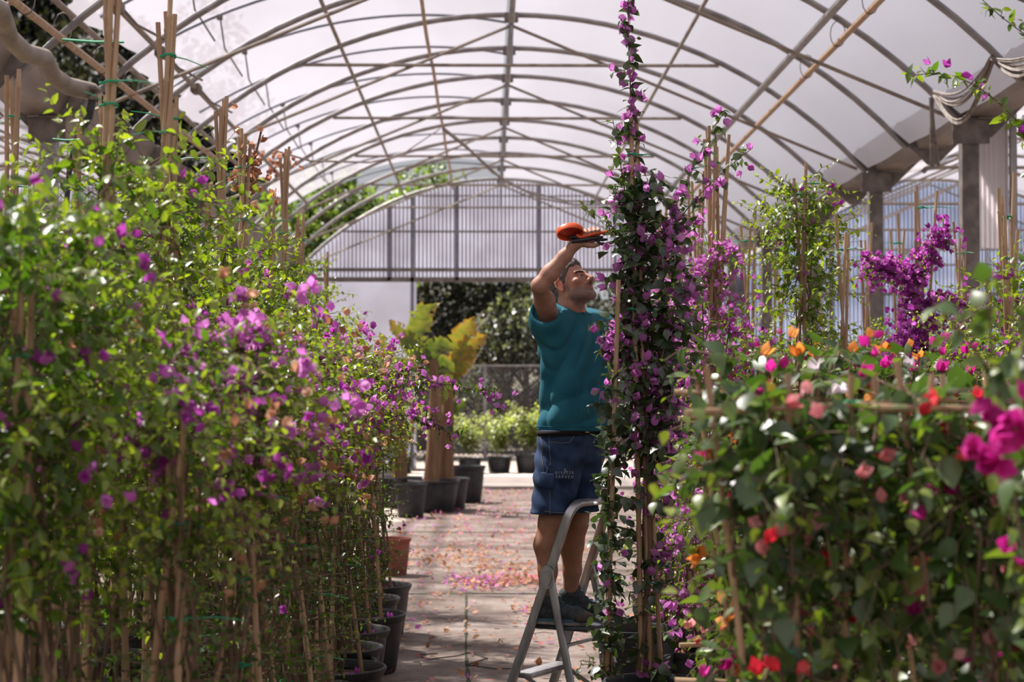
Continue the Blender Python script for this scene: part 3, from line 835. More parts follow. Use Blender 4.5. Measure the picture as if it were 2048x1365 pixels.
for zz in (1.2, 2.3, 3.55): steelbar('girt', (4.4, 0, zz), (12.4, 0, zz), .05, .05, parent=g2)
for x in (5.2, 7.0, 8.8): steelbar('post', (x, 0, 0), (x, 0, 5.2), .08, .08, parent=g2)
M_PALE = pmat('pale_timber', (.42, .38, .34), .7, 0, (.32, .28, .24), 5)
mb = MB(); mb.bar((4.7, -.1, 2.55), (9.6, -.1, 4.9), .04, .07); mb.build('brace', M_PALE, g2, False, 'pale diagonal brace')
mb = MB(); mb.bar((5.5, -.15, 3.9), (12.2, -.15, 7.0), .04, .07); mb.build('brace', M_PALE, g2, False, 'pale diagonal brace')
mb = MB(); mb.bar((7.1, -.15, 1.0), (6.5, -.15, 5.1), .05, .12); mb.build('brace', M_PALE, g2, False, 'pale leaning board')

# roof film
def film_material():
    m, t, N, L, b = new_mat('roof_film')
    N.remove(b)
    co = N.new('ShaderNodeTexCoord'); n = N.new('ShaderNodeTexNoise'); n.inputs['Scale'].default_value = .7; n.inputs['Detail'].default_value = 6
    mp = N.new('ShaderNodeMapping'); mp.inputs['Scale'].default_value = (1, .25, 1)
    L.new(co.outputs['Object'], mp.inputs[0]); L.new(mp.outputs[0], n.inputs['Vector'])
    cr = N.new('ShaderNodeValToRGB'); cr.color_ramp.elements[0].position = .3; cr.color_ramp.elements[0].color = (.22, .207, .235, 1)
    cr.color_ramp.elements[1].position = .6; cr.color_ramp.elements[1].color = (.262, .25, .285, 1)
    L.new(n.outputs[0], cr.inputs[0])
    tl = N.new('ShaderNodeBsdfTranslucent'); df = N.new('ShaderNodeBsdfDiffuse'); tp = N.new('ShaderNodeBsdfTransparent')
    tp.inputs[0].default_value = (.96, .95, .97, 1)
    L.new(cr.outputs[0], tl.inputs[0]); df.inputs[0].default_value = (.4, .38, .4, 1)
    m1 = N.new('ShaderNodeMixShader'); m1.inputs[0].default_value = .35; L.new(tl.outputs[0], m1.inputs[1]); L.new(df.outputs[0], m1.inputs[2])
    m2 = N.new('ShaderNodeMixShader'); m2.inputs[0].default_value = .36; L.new(m1.outputs[0], m2.inputs[1]); L.new(tp.outputs[0], m2.inputs[2])
    L.new(m2.outputs[0], N['Material Output'].inputs['Surface'])
    return m
M_FILM = film_material()
def film(prof, y0, y1, sag=.02, name='ceiling', ny=None, wav=None):
    ny = ny or int((y1 - y0) * 4)
    vs = []; fs = []
    m_ = len(prof)
    for j in range(ny + 1):
        y = y0 + (y1 - y0) * j / ny
        for i, (x, z) in enumerate(prof):
            dz = -sag * (math.sin(math.pi * (y - .4) / 2.0) ** 2)
            xx = x
            if wav and i == 0: xx = x + wav(y)
            vs.append((xx, y, z + dz))
    for j in range(ny):
        for i in range(m_ - 1):
            a = j * m_ + i
            fs.append((a, a + 1, a + m_ + 1, a + m_))
    mb = MB(); mb.add(vs, fs)
    return tag(mb.build(name, M_FILM), kind='structure')
TH = .035
right_prof = [(RX + 4.05 * i / 20, arch_z(RX + 4.05 * i / 20) + TH) for i in range(21)]
film(right_prof, -14.0, GY)
# raised vent flap on the left half
VC = (-.76, CAMH + 4.49 - 5.6)
def vent_z(x): return VC[1] + math.sqrt(5.6 ** 2 - (x - VC[0]) ** 2)
VX = -3.86
vent_prof = [(VX + (RX - .05 - VX) * i / 20, vent_z(VX + (RX - .05 - VX) * i / 20) + .02) for i in range(21)]
film(vent_prof, -14.0, 34.8, .015, 'ceiling', wav=lambda y: .10 * math.sin(y * 2.1) + .06 * math.sin(y * 4.7) + .03 * math.sin(y * 9.3))
for s_ in (-1, 1):
    pr_ = [(RX + s_ * BAY - 4.1 + 8.2 * i / 28, arch_z(RX - 4.1 + 8.2 * i / 28) + TH) for i in range(29)]
    film(pr_, -14.0, GY, ny=26)

# hoops
def arch_pts(y, x0, x1, n=30, ox=0.0, dz=0.0):
    return [(ox + x0 + (x1 - x0) * i / n, y, arch_z(x0 + (x1 - x0) * i / n) + dz) for i in range(n + 1)]
YS = [20.4 + 2 * k for k in range(-8, 9)]
FOOTZ = arch_z(RX + 4.0)
def hoop_thing(y, i, ox=0.0, side='main', truss=False, name='roof_hoop', lab=None, grp=None):
    t = thing(name, (RX + ox, y, 0), lab, 'greenhouse frame', grp)
    off = Vector((-RX, 0, 0))
    mb = MB(); mb.tube([(x - RX, 0, z) for (x, _, z) in arch_pts(0, RX - 4.05, RX + 4.05)], .032 if side == 'main' else .03, 8)
    mb.build('arch_tube', M_STEEL, t)
    if truss:
        zt = CAMH + 3.70
        mb = MB(); mb.tube([(-2.37, -.0, zt), (2.37, 0, zt)], .021, 6); mb.build('tie_bar', M_TUBE, t)
        mb = MB(); mb.tube([(0, 0, ZR - .02), (0, 0, zt)], .024, 6); mb.build('king_post', M_STEEL, t)
        for s_ in (-1, 1):
            mb = MB(); mb.tube([(0, .02, ZR - .12), (s_ * 3.95, .02, FOOTZ - .02)], .019, 6); mb.build('diagonal_brace', M_TUBE, t)
    if side == 'main':
        mb = MB(); mb.box((0, 0, ZR - .03), (.16, .09, .11), bev=.012); mb.build('ridge_bracket', M_STEELD, t)
    return t
for i, y in enumerate(YS):
    tr_ = (i % 2 == 0)
    w_ = ORD[i]
    hoop_thing(y, i, truss=tr_, lab='%s curved steel roof hoop of the main tunnel from the camera%s' % (w_, ', braced with a truss' if tr_ else ''), grp='roof hoops of the main tunnel')
# opening vent hoops (slim, bluish)
M_BLUE = pmat('blue_grey_steel', (.16, .18, .23), .45, .4, (.24, .26, .31), 5)
for i, y in enumerate(YS[:-1]):
    t = thing('vent_hoop', (0, y + 1.0, 0), '%s slim vent hoop above the left half of the roof from the camera' % ORD[i], 'greenhouse frame', 'slim vent hoops over the left half of the roof')
    mb = MB(); mb.tube([(VX + .1 + (RX - VX - .15) * k / 16, 0, vent_z(VX + .1 + (RX - VX - .15) * k / 16)) for k in range(17)], .022, 6); mb.build('arch_tube', M_BLUE, t)
    mb = MB(); mb.tube([(-2.9, 0, vent_z(-2.9)), (-2.86, .1, vent_z(-2.9) - .35), (-2.7, .35, arch_z(-2.7) + .05)], .010, 5); mb.build('push_rod', M_STEELD, t)
    mb = MB(); mb.box((-2.9, 0, vent_z(-2.9) - .03), (.06, .06, .06), bev=.008); mb.build('clamp', M_STEELD, t)
# neighbouring bays
for s_, nm in ((-1, 'left'), (1, 'right')):
    for i, y in enumerate([12.4 + 2 * k for k in range(13)]):
        t = thing('roof_hoop', (RX + s_ * BAY, y, 0), '%s steel roof hoop of the neighbouring %s bay from the camera' % (ORD[i], nm), 'greenhouse frame', 'roof hoops of the %s bay' % nm)
        mb = MB(); mb.tube([(x - RX, 0, z) for (x, _, z) in arch_pts(0, RX - 4.05, RX + 4.05, 20)], .032, 6); mb.build('arch_tube', M_TUBE, t)
        if i % 2 == 0:
            mb = MB(); mb.tube([(-4, 0, FOOTZ), (4, 0, FOOTZ)], .022, 6); mb.build('tie_bar', M_TUBE, t)
            for q in (-1, 1):
                mb = MB(); mb.tube([(0, 0, ZR - .1), (q * 3.9, 0, FOOTZ)], .018, 6); mb.build('diagonal_brace', M_TUBE, t)
# purlins and pipes running down the tunnel
def run(name, x, dz, r, mat, lab, z=None, y0=3.0, y1=GY, wob=0.0, loops=None, cat='pipe', slope=0.0):
    t = thing(name, (x, 0, 0), lab, cat)
    zz = z if z is not None else arch_z(x) - dz
    n = 34
    mb = MB(); mb.tube([(wob * math.sin(i * 1.3) * .6, y0 + (y1 - y0) * i / n, zz + slope * (y0 + (y1 - y0) * i / n - 14) - wob * abs(math.sin(math.pi * i / 2.0))) for i in range(n + 1)], r, 7)
    mb.build('pipe', mat, t)
    if loops:
        for k, yy in enumerate(loops):
            z2 = zz + slope * (yy - 14)
            m2 = MB(); pts = [(.04 * math.cos(a) * .5, yy + .0, z2 + .12 + .17 * math.sin(a)) for a in [-1.57 + q * .52 for q in range(13)]]
            pts = [(.07 * math.cos(a), yy, z2 + .085 + .12 * math.sin(a)) for a in [-1.57 + q * .5236 for q in range(13)]]
            m2.tube(pts, .0045, 4); m2.build('wire_loop', M_STEELD, t)
    return t
run('ridge_purlin', RX, .09, .034, M_STEEL, 'steel ridge purlin running down the middle of the roof', cat='purlin')
run('purlin', -1.66, .05, .022, M_TUBE, 'thin brown purlin down the left half of the roof', cat='purlin')
run('bamboo_pole', -.70, .10, .022, M_BAMB, 'bamboo pole running down the roof just left of the ridge', cat='pole', wob=.012)
run('purlin', 2.18, .05, .022, M_TUBE, 'thin brown purlin down the right half of the roof, nearer the ridge', cat='purlin')
run('purlin', 3.12, .05, .040, M_STEEL, 'thick steel purlin down the right half of the roof, nearer the gutter', cat='purlin')
run('irrigation_pipe', 3.22, .0, .030, M_BAMB, 'pale pipe hung on wire loops under the right half of the roof', z=CAMH + 3.2, slope=-.006, y1=30, loops=[9.5, 11, 12.4, 13.6, 15, 16.4, 18])
run('irrigation_pipe', -3.22, 0, .030, M_BAMB, 'pale pipe hung on wire loops under the left vent gap', z=CAMH + 2.66, slope=.01, y1=22, loops=[10, 11.3, 12.5, 13.6, 15, 16.2, 17.6, 19])
run('vent_shaft', -3.02, 0, .026, M_TUBE, 'vent drive shaft with clamps under the left half of the roof', z=CAMH + 3.12, y1=30, cat='shaft')
run('purlin', -3.42, 0, .028, M_TUBE, 'brown purlin beside the free edge of the vent film', z=CAMH + 3.08, y1=30, cat='purlin')
vs_ = [o_ for o_ in bpy.data.objects if o_.name.startswith('vent_shaft')][0]
for yy in (8.6, 10.6, 12.6, 14.6, 16.6, 18.6):
    mb = MB(); mb.box((0, yy, CAMH + 3.12), (.10, .22, .10), bev=.02); mb.tube([(0, yy, CAMH + 3.16), (.12, yy + .25, CAMH + 3.02), (.3, yy + .5, CAMH + 2.95)], .012, 5)
    mb.build('clamp', M_STEELD, vs_)
# gutters
def gutter(x, lab, flip=1):
    t = thing('roof_gutter', (x, 0, 0), lab, 'gutter')
    z = CAMH + 2.52
    prof = [(-.30, .26), (-.27, .27), (-.13, .02), (.13, .02), (.27, .27), (.30, .26), (.15, -.02), (-.15, -.02)]
    vs = []; fs = []
    ys = [2.0 + i for i in range(36)]
    for y in ys:
        for (a, b_) in prof: vs.append((a, y, z + b_ + .01 * math.sin(y * 1.7)))
    n = len(prof)
    for j in range(len(ys) - 1):
        for k in range(n):
            a = j * n + k; b_ = j * n + (k + 1) % n
            fs.append((a, a + n, b_ + n, b_))
    fs.append(tuple(range(n))); fs.append(tuple(range((len(ys) - 1) * n + n - 1, (len(ys) - 1) * n - 1, -1)))
    mb = MB(); mb.add(vs, fs); mb.build('trough', M_GUT, t, False)
    for y in (8.4, 10.4, 12.4, 14.4, 16.4, 18.4, 20.4, 22.4, 24.4):
        mb = MB()
        for s_ in (-1, 1):
            mb.add([(s_ * .05, y - .012, z - .2), (s_ * .42, y - .012, z + .16), (s_ * .36, y - .012, z + .24), (s_ * .30, y - .012, z + .24), (s_ * .14, y - .012, z - .03), (0, y - .012, z - .03), (0, y - .012, z - .2),
                    (s_ * .05, y + .012, z - .2), (s_ * .42, y + .012, z + .16), (s_ * .36, y + .012, z + .24), (s_ * .30, y + .012, z + .24), (s_ * .14, y + .012, z - .03), (0, y + .012, z - .03), (0, y + .012, z - .2)],
                   [tuple(range(7)), tuple(range(13, 6, -1))] + [(k, (k + 1) % 7, (k + 1) % 7 + 7, k + 7) for k in range(7)])
        mb.build('bracket', M_STEELD, t, False)
    return t
gutter(4.58, 'long steel roof gutter along the right side of the main tunnel')
gutter(-4.06, 'long dusty steel roof gutter along the left side of the main tunnel')
# columns
for (x, nm) in ((4.42, 'right'), (-4.0, 'left')):
    for i, y in enumerate((12.4, 16.4, 20.4, 24.4, 28.4, 32.4)):
        if nm == 'right' and i == 0: continue
        t = thing('steel_column', (x, y, 0), '%s square steel column from the camera under the %s gutter' % (ORD[i - (nm == 'right')], nm), 'column', 'steel columns under the %s gutter' % nm)
        mb = MB(); mb.box((0, 0, (CAMH + 2.5) / 2), (.16, .14, CAMH + 2.5), bev=.01); mb.build('post', M_STEELD if nm == 'right' else M_STEEL, t, False)
        mb = MB(); mb.box((0, -.08, CAMH + 2.36), (.34, .02, .22), bev=.004); mb.tube([(-.1, -.1, CAMH + 2.4), (-.1, -.075, CAMH + 2.4)], .012, 6); mb.tube([(.1, -.1, CAMH + 2.4), (.1, -.075, CAMH + 2.4)], .012, 6)
        mb.build('cap_plate', M_STEELD, t, False)
# panel at the right border
cp = corrugated(4.52, 4.93, lambda x: 2.94, lambda x: CAMH + 2.65 + min(.15, (x - 4.52) * .6) - max(0, (x - 4.78)) * 1.0, 16.9, .045, .010, 'corrugated_panel', corr_material('white_corrugated', (.86, .83, .84), .45, (.74, .71, .72)))
tag(cp, 'narrow pale corrugated panel beside the nearest steel column at right', 'panel')
steelbar('panel_post', (4.96, 16.85, 0), (4.96, 16.85, CAMH + 2.75), .06, .06, M_STEEL, 'slim grey post at the right edge of the pale corrugated panel', 'post')
# cables over the right gutter
M_CABLE = pmat('old_cable', (.26, .22, .19), .7, 0, (.15, .12, .10), 20)
cb = thing('cable_bundle', (0, 0, 0), 'bundle of old cables looping along the right gutter', 'cable')
rg = random.Random(4)
for k in range(13):
    a0 = P(1868 + rg.uniform(-3, 3), 186 + rg.uniform(-6, 6), 15.6); a1 = P(1985 + rg.uniform(-5, 5), 118 + rg.uniform(-6, 6), 14.4); sg = rg.uniform(.12, .42)
    a2 = P(2100, 95 + rg.uniform(-6, 6), 13.4); sg2 = rg.uniform(.05, .2)
    pts = [a0.lerp(a1, i / 12) - Vector((0, 0, sg * math.sin(math.pi * i / 12))) for i in range(13)] + [a1.lerp(a2, i / 8) - Vector((0, 0, sg2 * math.sin(math.pi * i / 8))) for i in range(1, 9)]
    mb = MB(); mb.tube(pts, .009, 4); mb.build('cable', M_CABLE, cb)
cb2 = thing('cable_bundle', (0, 0, 0), 'rolled cable bundle hanging straight down below the right gutter', 'cable')
for k in range(8):
    a0 = P(1868 + rg.uniform(-9, 9), 195, 15.6); a1 = P(1870 + rg.uniform(-9, 9), 333, 15.6)
    mb = MB(); mb.tube([a0, a0.lerp(a1, .5) + Vector((rg.uniform(-.01, .01), 0, 0)), a1], .009, 4); mb.build('cable', M_CABLE, cb2)
# sagging cable from the bamboo pole to the right
c3 = thing('hanging_cable', (0, 0, 0), 'dark cable sagging from the bamboo pole across the far gable', 'cable')
for pts in ([P(886, 256, 24), P(930, 290, 26), P(985, 345, 29), P(1050, 382, 31), P(1130, 402, 33), P(1230, 405, 35), P(1300, 392, 36)],
            [P(886, 258, 24), P(945, 305, 26), P(1005, 360, 29), P(1080, 397, 31), P(1150, 410, 33), P(1250, 408, 35), P(1310, 396, 36)]):
    mb = MB(); mb.tube(pts, .02, 5); mb.build('cable', M_CABLE, c3)
c4 = thing('hanging_cable', (0, 0, 0), 'thin pale cable sagging across the left roof above the tall canes', 'cable')
mb = MB(); mb.tube([P(545, 300, 16), P(620, 322, 17), P(740, 325, 19), P(800, 312, 21), P(880, 258, 24)], .010, 4); mb.build('cable', M_CABLE, c4)
# rolled curtain pipe at left
rc = thing('rolled_curtain', (0, 0, 0), 'sagging brown rolled film tube tied up under the left gutter', 'curtain')
pts = [P(-60, -10, 10.2), P(0, 20, 10.6), P(18, 75, 11), P(50, 106, 11.3), P(88, 116, 11.6), P(104, 150, 11.9), P(135, 172, 12.2), P(185, 184, 12.5)]
mb = MB(); mb.tube(pts, .062, 10); mb.build('roll', M_TUBE, rc)
mb = MB()
for k in range(4): mb.tube([P(181 + 3 * k, 175, 12.35), P(190 + 3 * k, 180, 12.4), P(190 + 3 * k, 190, 12.4), P(181 + 3 * k, 196, 12.35)], .014, 5)
mb.build('strap', M_CABLE, rc)
mb = MB(); mb.tube([P(186, 196, 12.4), P(178, 235, 12.4), P(155, 275, 12.4), P(140, 330, 12.4), P(132, 420, 12.4)], [.03, .028, .022, .02, .02], 6)
tag(mb.build('black_hose', M_POT), 'black hose hanging beside the nearest left column', 'hose')
# green twine lines
def twine(p, q, lab, r=.006):
    mb = MB(); mb.tube([p, (Vector(p) + Vector(q)) / 2 - Vector((0, 0, .004)), q], r, 4)
    tag(mb.build('green_twine', M_TIE), lab, 'twine')
twine(P(125, 79, 6.6), P(248, 84, 6.6), 'short green twine line at upper left between canes and roof pipe', .005)
twine(P(105, 278, 7.2), P(160, 279, 7.2), 'short green twine by the nearest left column', .004)
twine(P(1605, 365, 9.9), P(1640, 367, 9.9), 'short green twine on the canes of the green column', .004)

# ------------------------------------------------------------------ outside and the far end
M_HILL = pmat('scrub_hill', (.030, .026, .018), .95, 0, (.06, .054, .035), 1.2, 1.0, 3)
def hill(name, pts, lab=None):
    mb = MB(); rg = random.Random(3)
    nx, ny = 24, 12
    (ax, ay, az), (bx, by, bz), (cx_, cy_, cz), (dx, dy, dz) = pts
    for j in range(ny + 1):
        for i in range(nx + 1):
            u = i / nx; v = j / ny
            a = Vector(pts[0]).lerp(Vector(pts[1]), u); b_ = Vector(pts[3]).lerp(Vector(pts[2]), u)
            q = a.lerp(b_, v) + Vector((rg.uniform(-.5, .5), rg.uniform(-.5, .5), rg.uniform(-.6, .6) if v > 0 else 0))
            mb.v.append(tuple(q))
    for j in range(ny):
        for i in range(nx):
            a = j * (nx + 1) + i; mb.f.append((a, a + 1, a + nx + 2, a + nx + 1))
    return mb.build(name, M_HILL)
tag(hill('floor', [(-13.6, 4, 0), (-13.6, 60, 0), (-28, 60, 29), (-28, 4, 31)]), kind='structure')
tag(hill('floor', [(-16, 47, 0), (20, 48, 0), (22, 60, 3.2), (-20, 60, 6)]), kind='structure')
tag(hill('floor', [(-40, 46, 0), (-3, 46, 0), (-3, 60, 5.5), (-40, 64, 40)]), kind='structure')

LEAF_T = leaf_mat('tree_leaf', [(0, (.012, .012, .009)), (.7, (.024, .024, .016)), (1, (.065, .062, .042))], .12, .8)
LEAF_S = leaf_mat('silver_leaf', [(0, (.016, .018, .014)), (.65, (.04, .044, .036)), (1, (.24, .25, .21))], .3, .5)
LEAF_Y = leaf_mat('shrub_leaf', [(0, (.04, .065, .02)), (.5, (.12, .16, .045)), (1, (.30, .32, .12))], .45, .5)
def tree_proto(seed, R=2.6, H=6.0, n=5200, ls=.24, mat=None, trunk=.16, flat=.8, tint=(0, 1)):
    root = thing('tree', (0, 0, 0), 'x', 'tree')
    r = np.random.default_rng(seed)
    mb = MB()
    mb.tube([(0, 0, 0), (.1, 0, H * .3), (-.1, .1, H * .55), (0, 0, H * .8)], [trunk, trunk * .8, trunk * .5, trunk * .2], 7)
    for k in range(7):
        a = r.uniform(0, 6.28); z = H * r.uniform(.3, .6)
        mb.tube([(0, 0, z), (math.cos(a) * R * .4, math.sin(a) * R * .4, z + R * .35), (math.cos(a) * R * .75, math.sin(a) * R * .75, z + R * .6)], [trunk * .4, trunk * .22, trunk * .08], 5)
    mb.build('trunk', M_BARK, root)
    c = Cloud()
    nb = 26
    bl = [(r.normal(size=3) * np.array([R * .45, R * .45, R * .4 * flat]) + np.array([0, 0, H * .68]), R * r.uniform(.22, .42)) for _ in range(nb)]
    for (ctr, br_) in bl:
        m_ = n // nb
        u = rnd_unit(r, m_)
        q = ctr + u * br_ * r.uniform(.75, 1.1, (m_, 1))
        c.add(q, r.normal(size=(m_, 3)) * .7 + u, u + r.normal(size=(m_, 3)) * .6, ls * r.uniform(.6, 1.3, m_), np.clip(r.uniform(*tint, m_), 0, 1))
    link_mesh('foliage', c.mesh('foliage', template([(.4, .3)], .2, .1)), mat or LEAF_T, root)
    return root
PROTO['tree0'] = (tree_proto(1), False)
PROTO['tree1'] = (tree_proto(2, R=2.3, H=6.5, tint=(.1, 1)), False)
PROTO['silver'] = (tree_proto(3, R=1.5, H=3.6, n=4200, ls=.16, mat=LEAF_S, trunk=.07), False)
PROTO['green'] = (tree_proto(4, R=2.6, H=6.0, n=6000, ls=.22, mat=LEAF_Y, tint=(0, .55)), False)
slope = lambda x: max(0, (-x - 13.6)) * 2.05
k = 0
rg = random.Random(9)
for (x, y) in ():
    place('tree%d' % (k % 2), x, y, rg.uniform(0, 6), 'dark scrubby hillside tree seen through the open vent on the left', 'dark trees on the hillside left of the tunnel', rg.uniform(.95, 1.35), slope(x) - .3, 'tree')
    k += 1
FT = [-7, -4.4, -1.8, 1.0, 3.6, -.2, 6.5]
for (x, y, s_) in ((-7, 49, .8), (-4.4, 50, .75), (-1.8, 47.5, .72), (1.0, 48, .76), (3.6, 48, .80), (-.2, 51, .80), (6.5, 50, .75)):
    place('tree%d' % (k % 2), x, y, rg.uniform(0, 6), '%s dark tree from the left behind the wire fence beyond the gable opening' % ORD[sorted(FT).index(x)], 'dark trees behind the fence', s_, 0, 'tree'); k += 1
place('silver', .4, 44.5, 1, 'silvery light-leaved shrub beyond the gable opening, left of the man', None, 1.0, .3, 'tree')
place('silver', 2.6, 45.6, 3, 'silvery shrub beyond the gable opening, directly behind the man', None, .75, .1, 'tree')
place('green', -3.9, 44.0, 2, 'light green tree showing above the gable wall on the left', None, .8, 2.3, 'tree')
place('green', -1.6, 48.5, 4, 'light green tree showing under the roof film near the middle of the gable', None, .75, 3.0, 'tree')
HT = [-5.2, -7.0, -8.8, -10.6, -12.4, -14.2, -16.2, -9.8, -12.0, -7.4]
for (x, y, s_, lab) in ((-5.2, 54, 1.05, 'right of'), (-7.0, 55, 1.15, 'a'), (-8.8, 54, 1.2, 'b'), (-10.6, 55.5, 1.25, 'c'), (-12.4, 54.5, 1.3, 'd'), (-14.2, 56, 1.3, 'e'), (-16.2, 55, 1.3, 'f'), (-9.8, 51, 1.0, 'g'), (-12.0, 50, 1.05, 'h'), (-7.4, 50.5, .95, 'i')):
    ez = 1.6 + .89 * abs(x) * (1 if y > 52 else .8) + 1.3
    place('tree%d' % (k % 2), x, y, rg.uniform(0, 6), '%s dark scrubby tree from the left on the hillside seen through the open vent' % ORD[sorted(HT).index(x)], 'dark trees on the hillside seen through the open vent', s_, ez - 6.3 * s_, 'tree'); k += 1
# bare pale branches in front of the dark trees
bt_ = thing('bare_shrub', (-1.25, 43.5, 0), 'leafless pale-branched shrub beyond the left edge of the gable opening', 'tree')
mb = MB(); rg2 = random.Random(12)
for q in range(16):
    a = rg2.uniform(-.5, .9); L_ = rg2.uniform(1.6, 3.4); p0 = Vector((rg2.uniform(-.15, .15), 0, .1)); p1 = p0 + Vector((a * .4, rg2.uniform(-.3, .3), L_ * .5)); p2 = p1 + Vector((a * .9, rg2.uniform(-.3, .3), L_ * .5))
    mb.tube([p0, p1, p2], [.035, .022, .008], 5)
    for w_ in range(3):
        s0 = p1.lerp(p2, rg2.uniform(.1, .8)); mb.tube([s0, s0 + Vector((rg2.uniform(-.3, .6), 0, rg2.uniform(.2, .7)))], [.012, .005], 4)
mb.build('branches', pmat('pale_bark', (.26, .22, .19), .8), bt_)
# chain link fence
M_FENCE, _t, _N, _L, _b = new_mat('chain_link')
_b.inputs['Base Color'].default_value = (.10, .10, .10, 1); _b.inputs['Roughness'].default_value = .7
co = _N.new('ShaderNodeTexCoord'); mp = _N.new('ShaderNodeMapping'); mp.inputs['Rotation'].default_value = (0, math.radians(45), 0); mp.inputs['Scale'].default_value = (13, 13, 13)
fr = _N.new('ShaderNodeVectorMath'); fr.operation = 'FRACTION'; sp_ = _N.new('ShaderNodeSeparateXYZ')
_L.new(co.outputs['Object'], mp.inputs[0]); _L.new(mp.outputs[0], fr.inputs[0]); _L.new(fr.outputs[0], sp_.inputs[0])
m1 = _N.new('ShaderNodeMath'); m1.operation = 'LESS_THAN'; m1.inputs[1].default_value = .22; _L.new(sp_.outputs['X'], m1.inputs[0])
m2 = _N.new('ShaderNodeMath'); m2.operation = 'LESS_THAN'; m2.inputs[1].default_value = .22; _L.new(sp_.outputs['Z'], m2.inputs[0])
m3 = _N.new('ShaderNodeMath'); m3.operation = 'MAXIMUM'; _L.new(m1.outputs[0], m3.inputs[0]); _L.new(m2.outputs[0], m3.inputs[1])
_L.new(m3.outputs[0], _b.inputs['Alpha'])
ft = thing('wire_fence', (0, 41, 0), 'chain-link fence on grey posts beyond the gable opening', 'fence')
mb = MB(); mb.add([(-8, 0, 0), (9, 0, 0), (9, 0, 2.15), (-8, 0, 2.15)], [(0, 1, 2, 3)]); mb.build('mesh_panel', M_FENCE, ft, False)
for x in (-6.1, -3.1, -.06, 2.9, 5.9):
    mb = MB(); mb.tube([(x, 0, 0), (x, 0, 2.2)], .04, 8); mb.build('fence_post', M_STEEL, ft)
mb = MB(); mb.tube([(-8, 0, 2.15), (9, 0, 2.15)], .018, 6); mb.build('top_rail', M_STEEL, ft)
# concrete strip just inside the opening, sunlight put into its paler colour
M_STRIP = pmat('sunlit_concrete', (.36, .31, .28), .85, 0, (.28, .24, .21), 3, .2, 12)
mb = MB(); mb.box((0, 31.5, .02), (9, 5.2, .06)); tag(mb.build('floor', M_STRIP, None, False), kind='structure')
# bushes in pots at the far end
def bush(seed):
    root = thing('potted_shrub', (0, 0, 0), 'x', 'plant')
    pot_parts(root, .24, .36, seed=seed)
    p = Plant(seed); r = p.rng
    for i in range(75):
        a = r.uniform(0, 6.28); 
        p.lateral((math.cos(a) * .05, math.sin(a) * .05, r.uniform(.4, .8)), (math.cos(a) * r.uniform(.1, .8), math.sin(a) * r.uniform(.1, .8), 1), r.uniform(.3, .75), .09, (.3, 1), 0, droop=.1, step=.045)
    finish(p, root, LEAF_Y, T_LEAF, {})
    return root
PROTO['bush0'] = (bush(5), False); PROTO['bush1'] = (bush(6), False)
bx = [(-1.62, 33.6), (-.93, 33.5), (-.33, 33.6), (.22, 33.7), (.78, 33.6), (1.35, 33.5), (1.95, 33.7), (-2.3, 33.6)]
bl_ = ['leftmost yellow-green potted shrub of the far row but one', 'yellow-green potted shrub of the far row just right of the banana stems', 'yellow-green potted shrub of the far row, left of the fence post',
       'yellow-green potted shrub of the far row, nearest left of the man', 'yellow-green potted shrub of the far row behind the man', 'yellow-green potted shrub of the far row hidden behind spire', 'rightmost yellow-green potted shrub of the far row', 'leftmost yellow-green potted shrub of the far row']
bl_ = [b_.replace('the far row but one', 'the far row, second from left') if 'but one' in b_ else b_ for b_ in bl_]
bl_[0] = 'second yellow-green potted shrub from the left end of the far row'
for i, (x, y) in enumerate(bx): place('bush%d' % (i % 2), x, y, i, bl_[i], 'yellow-green potted shrubs in the far row', 1.0 + .1 * math.sin(i * 2))
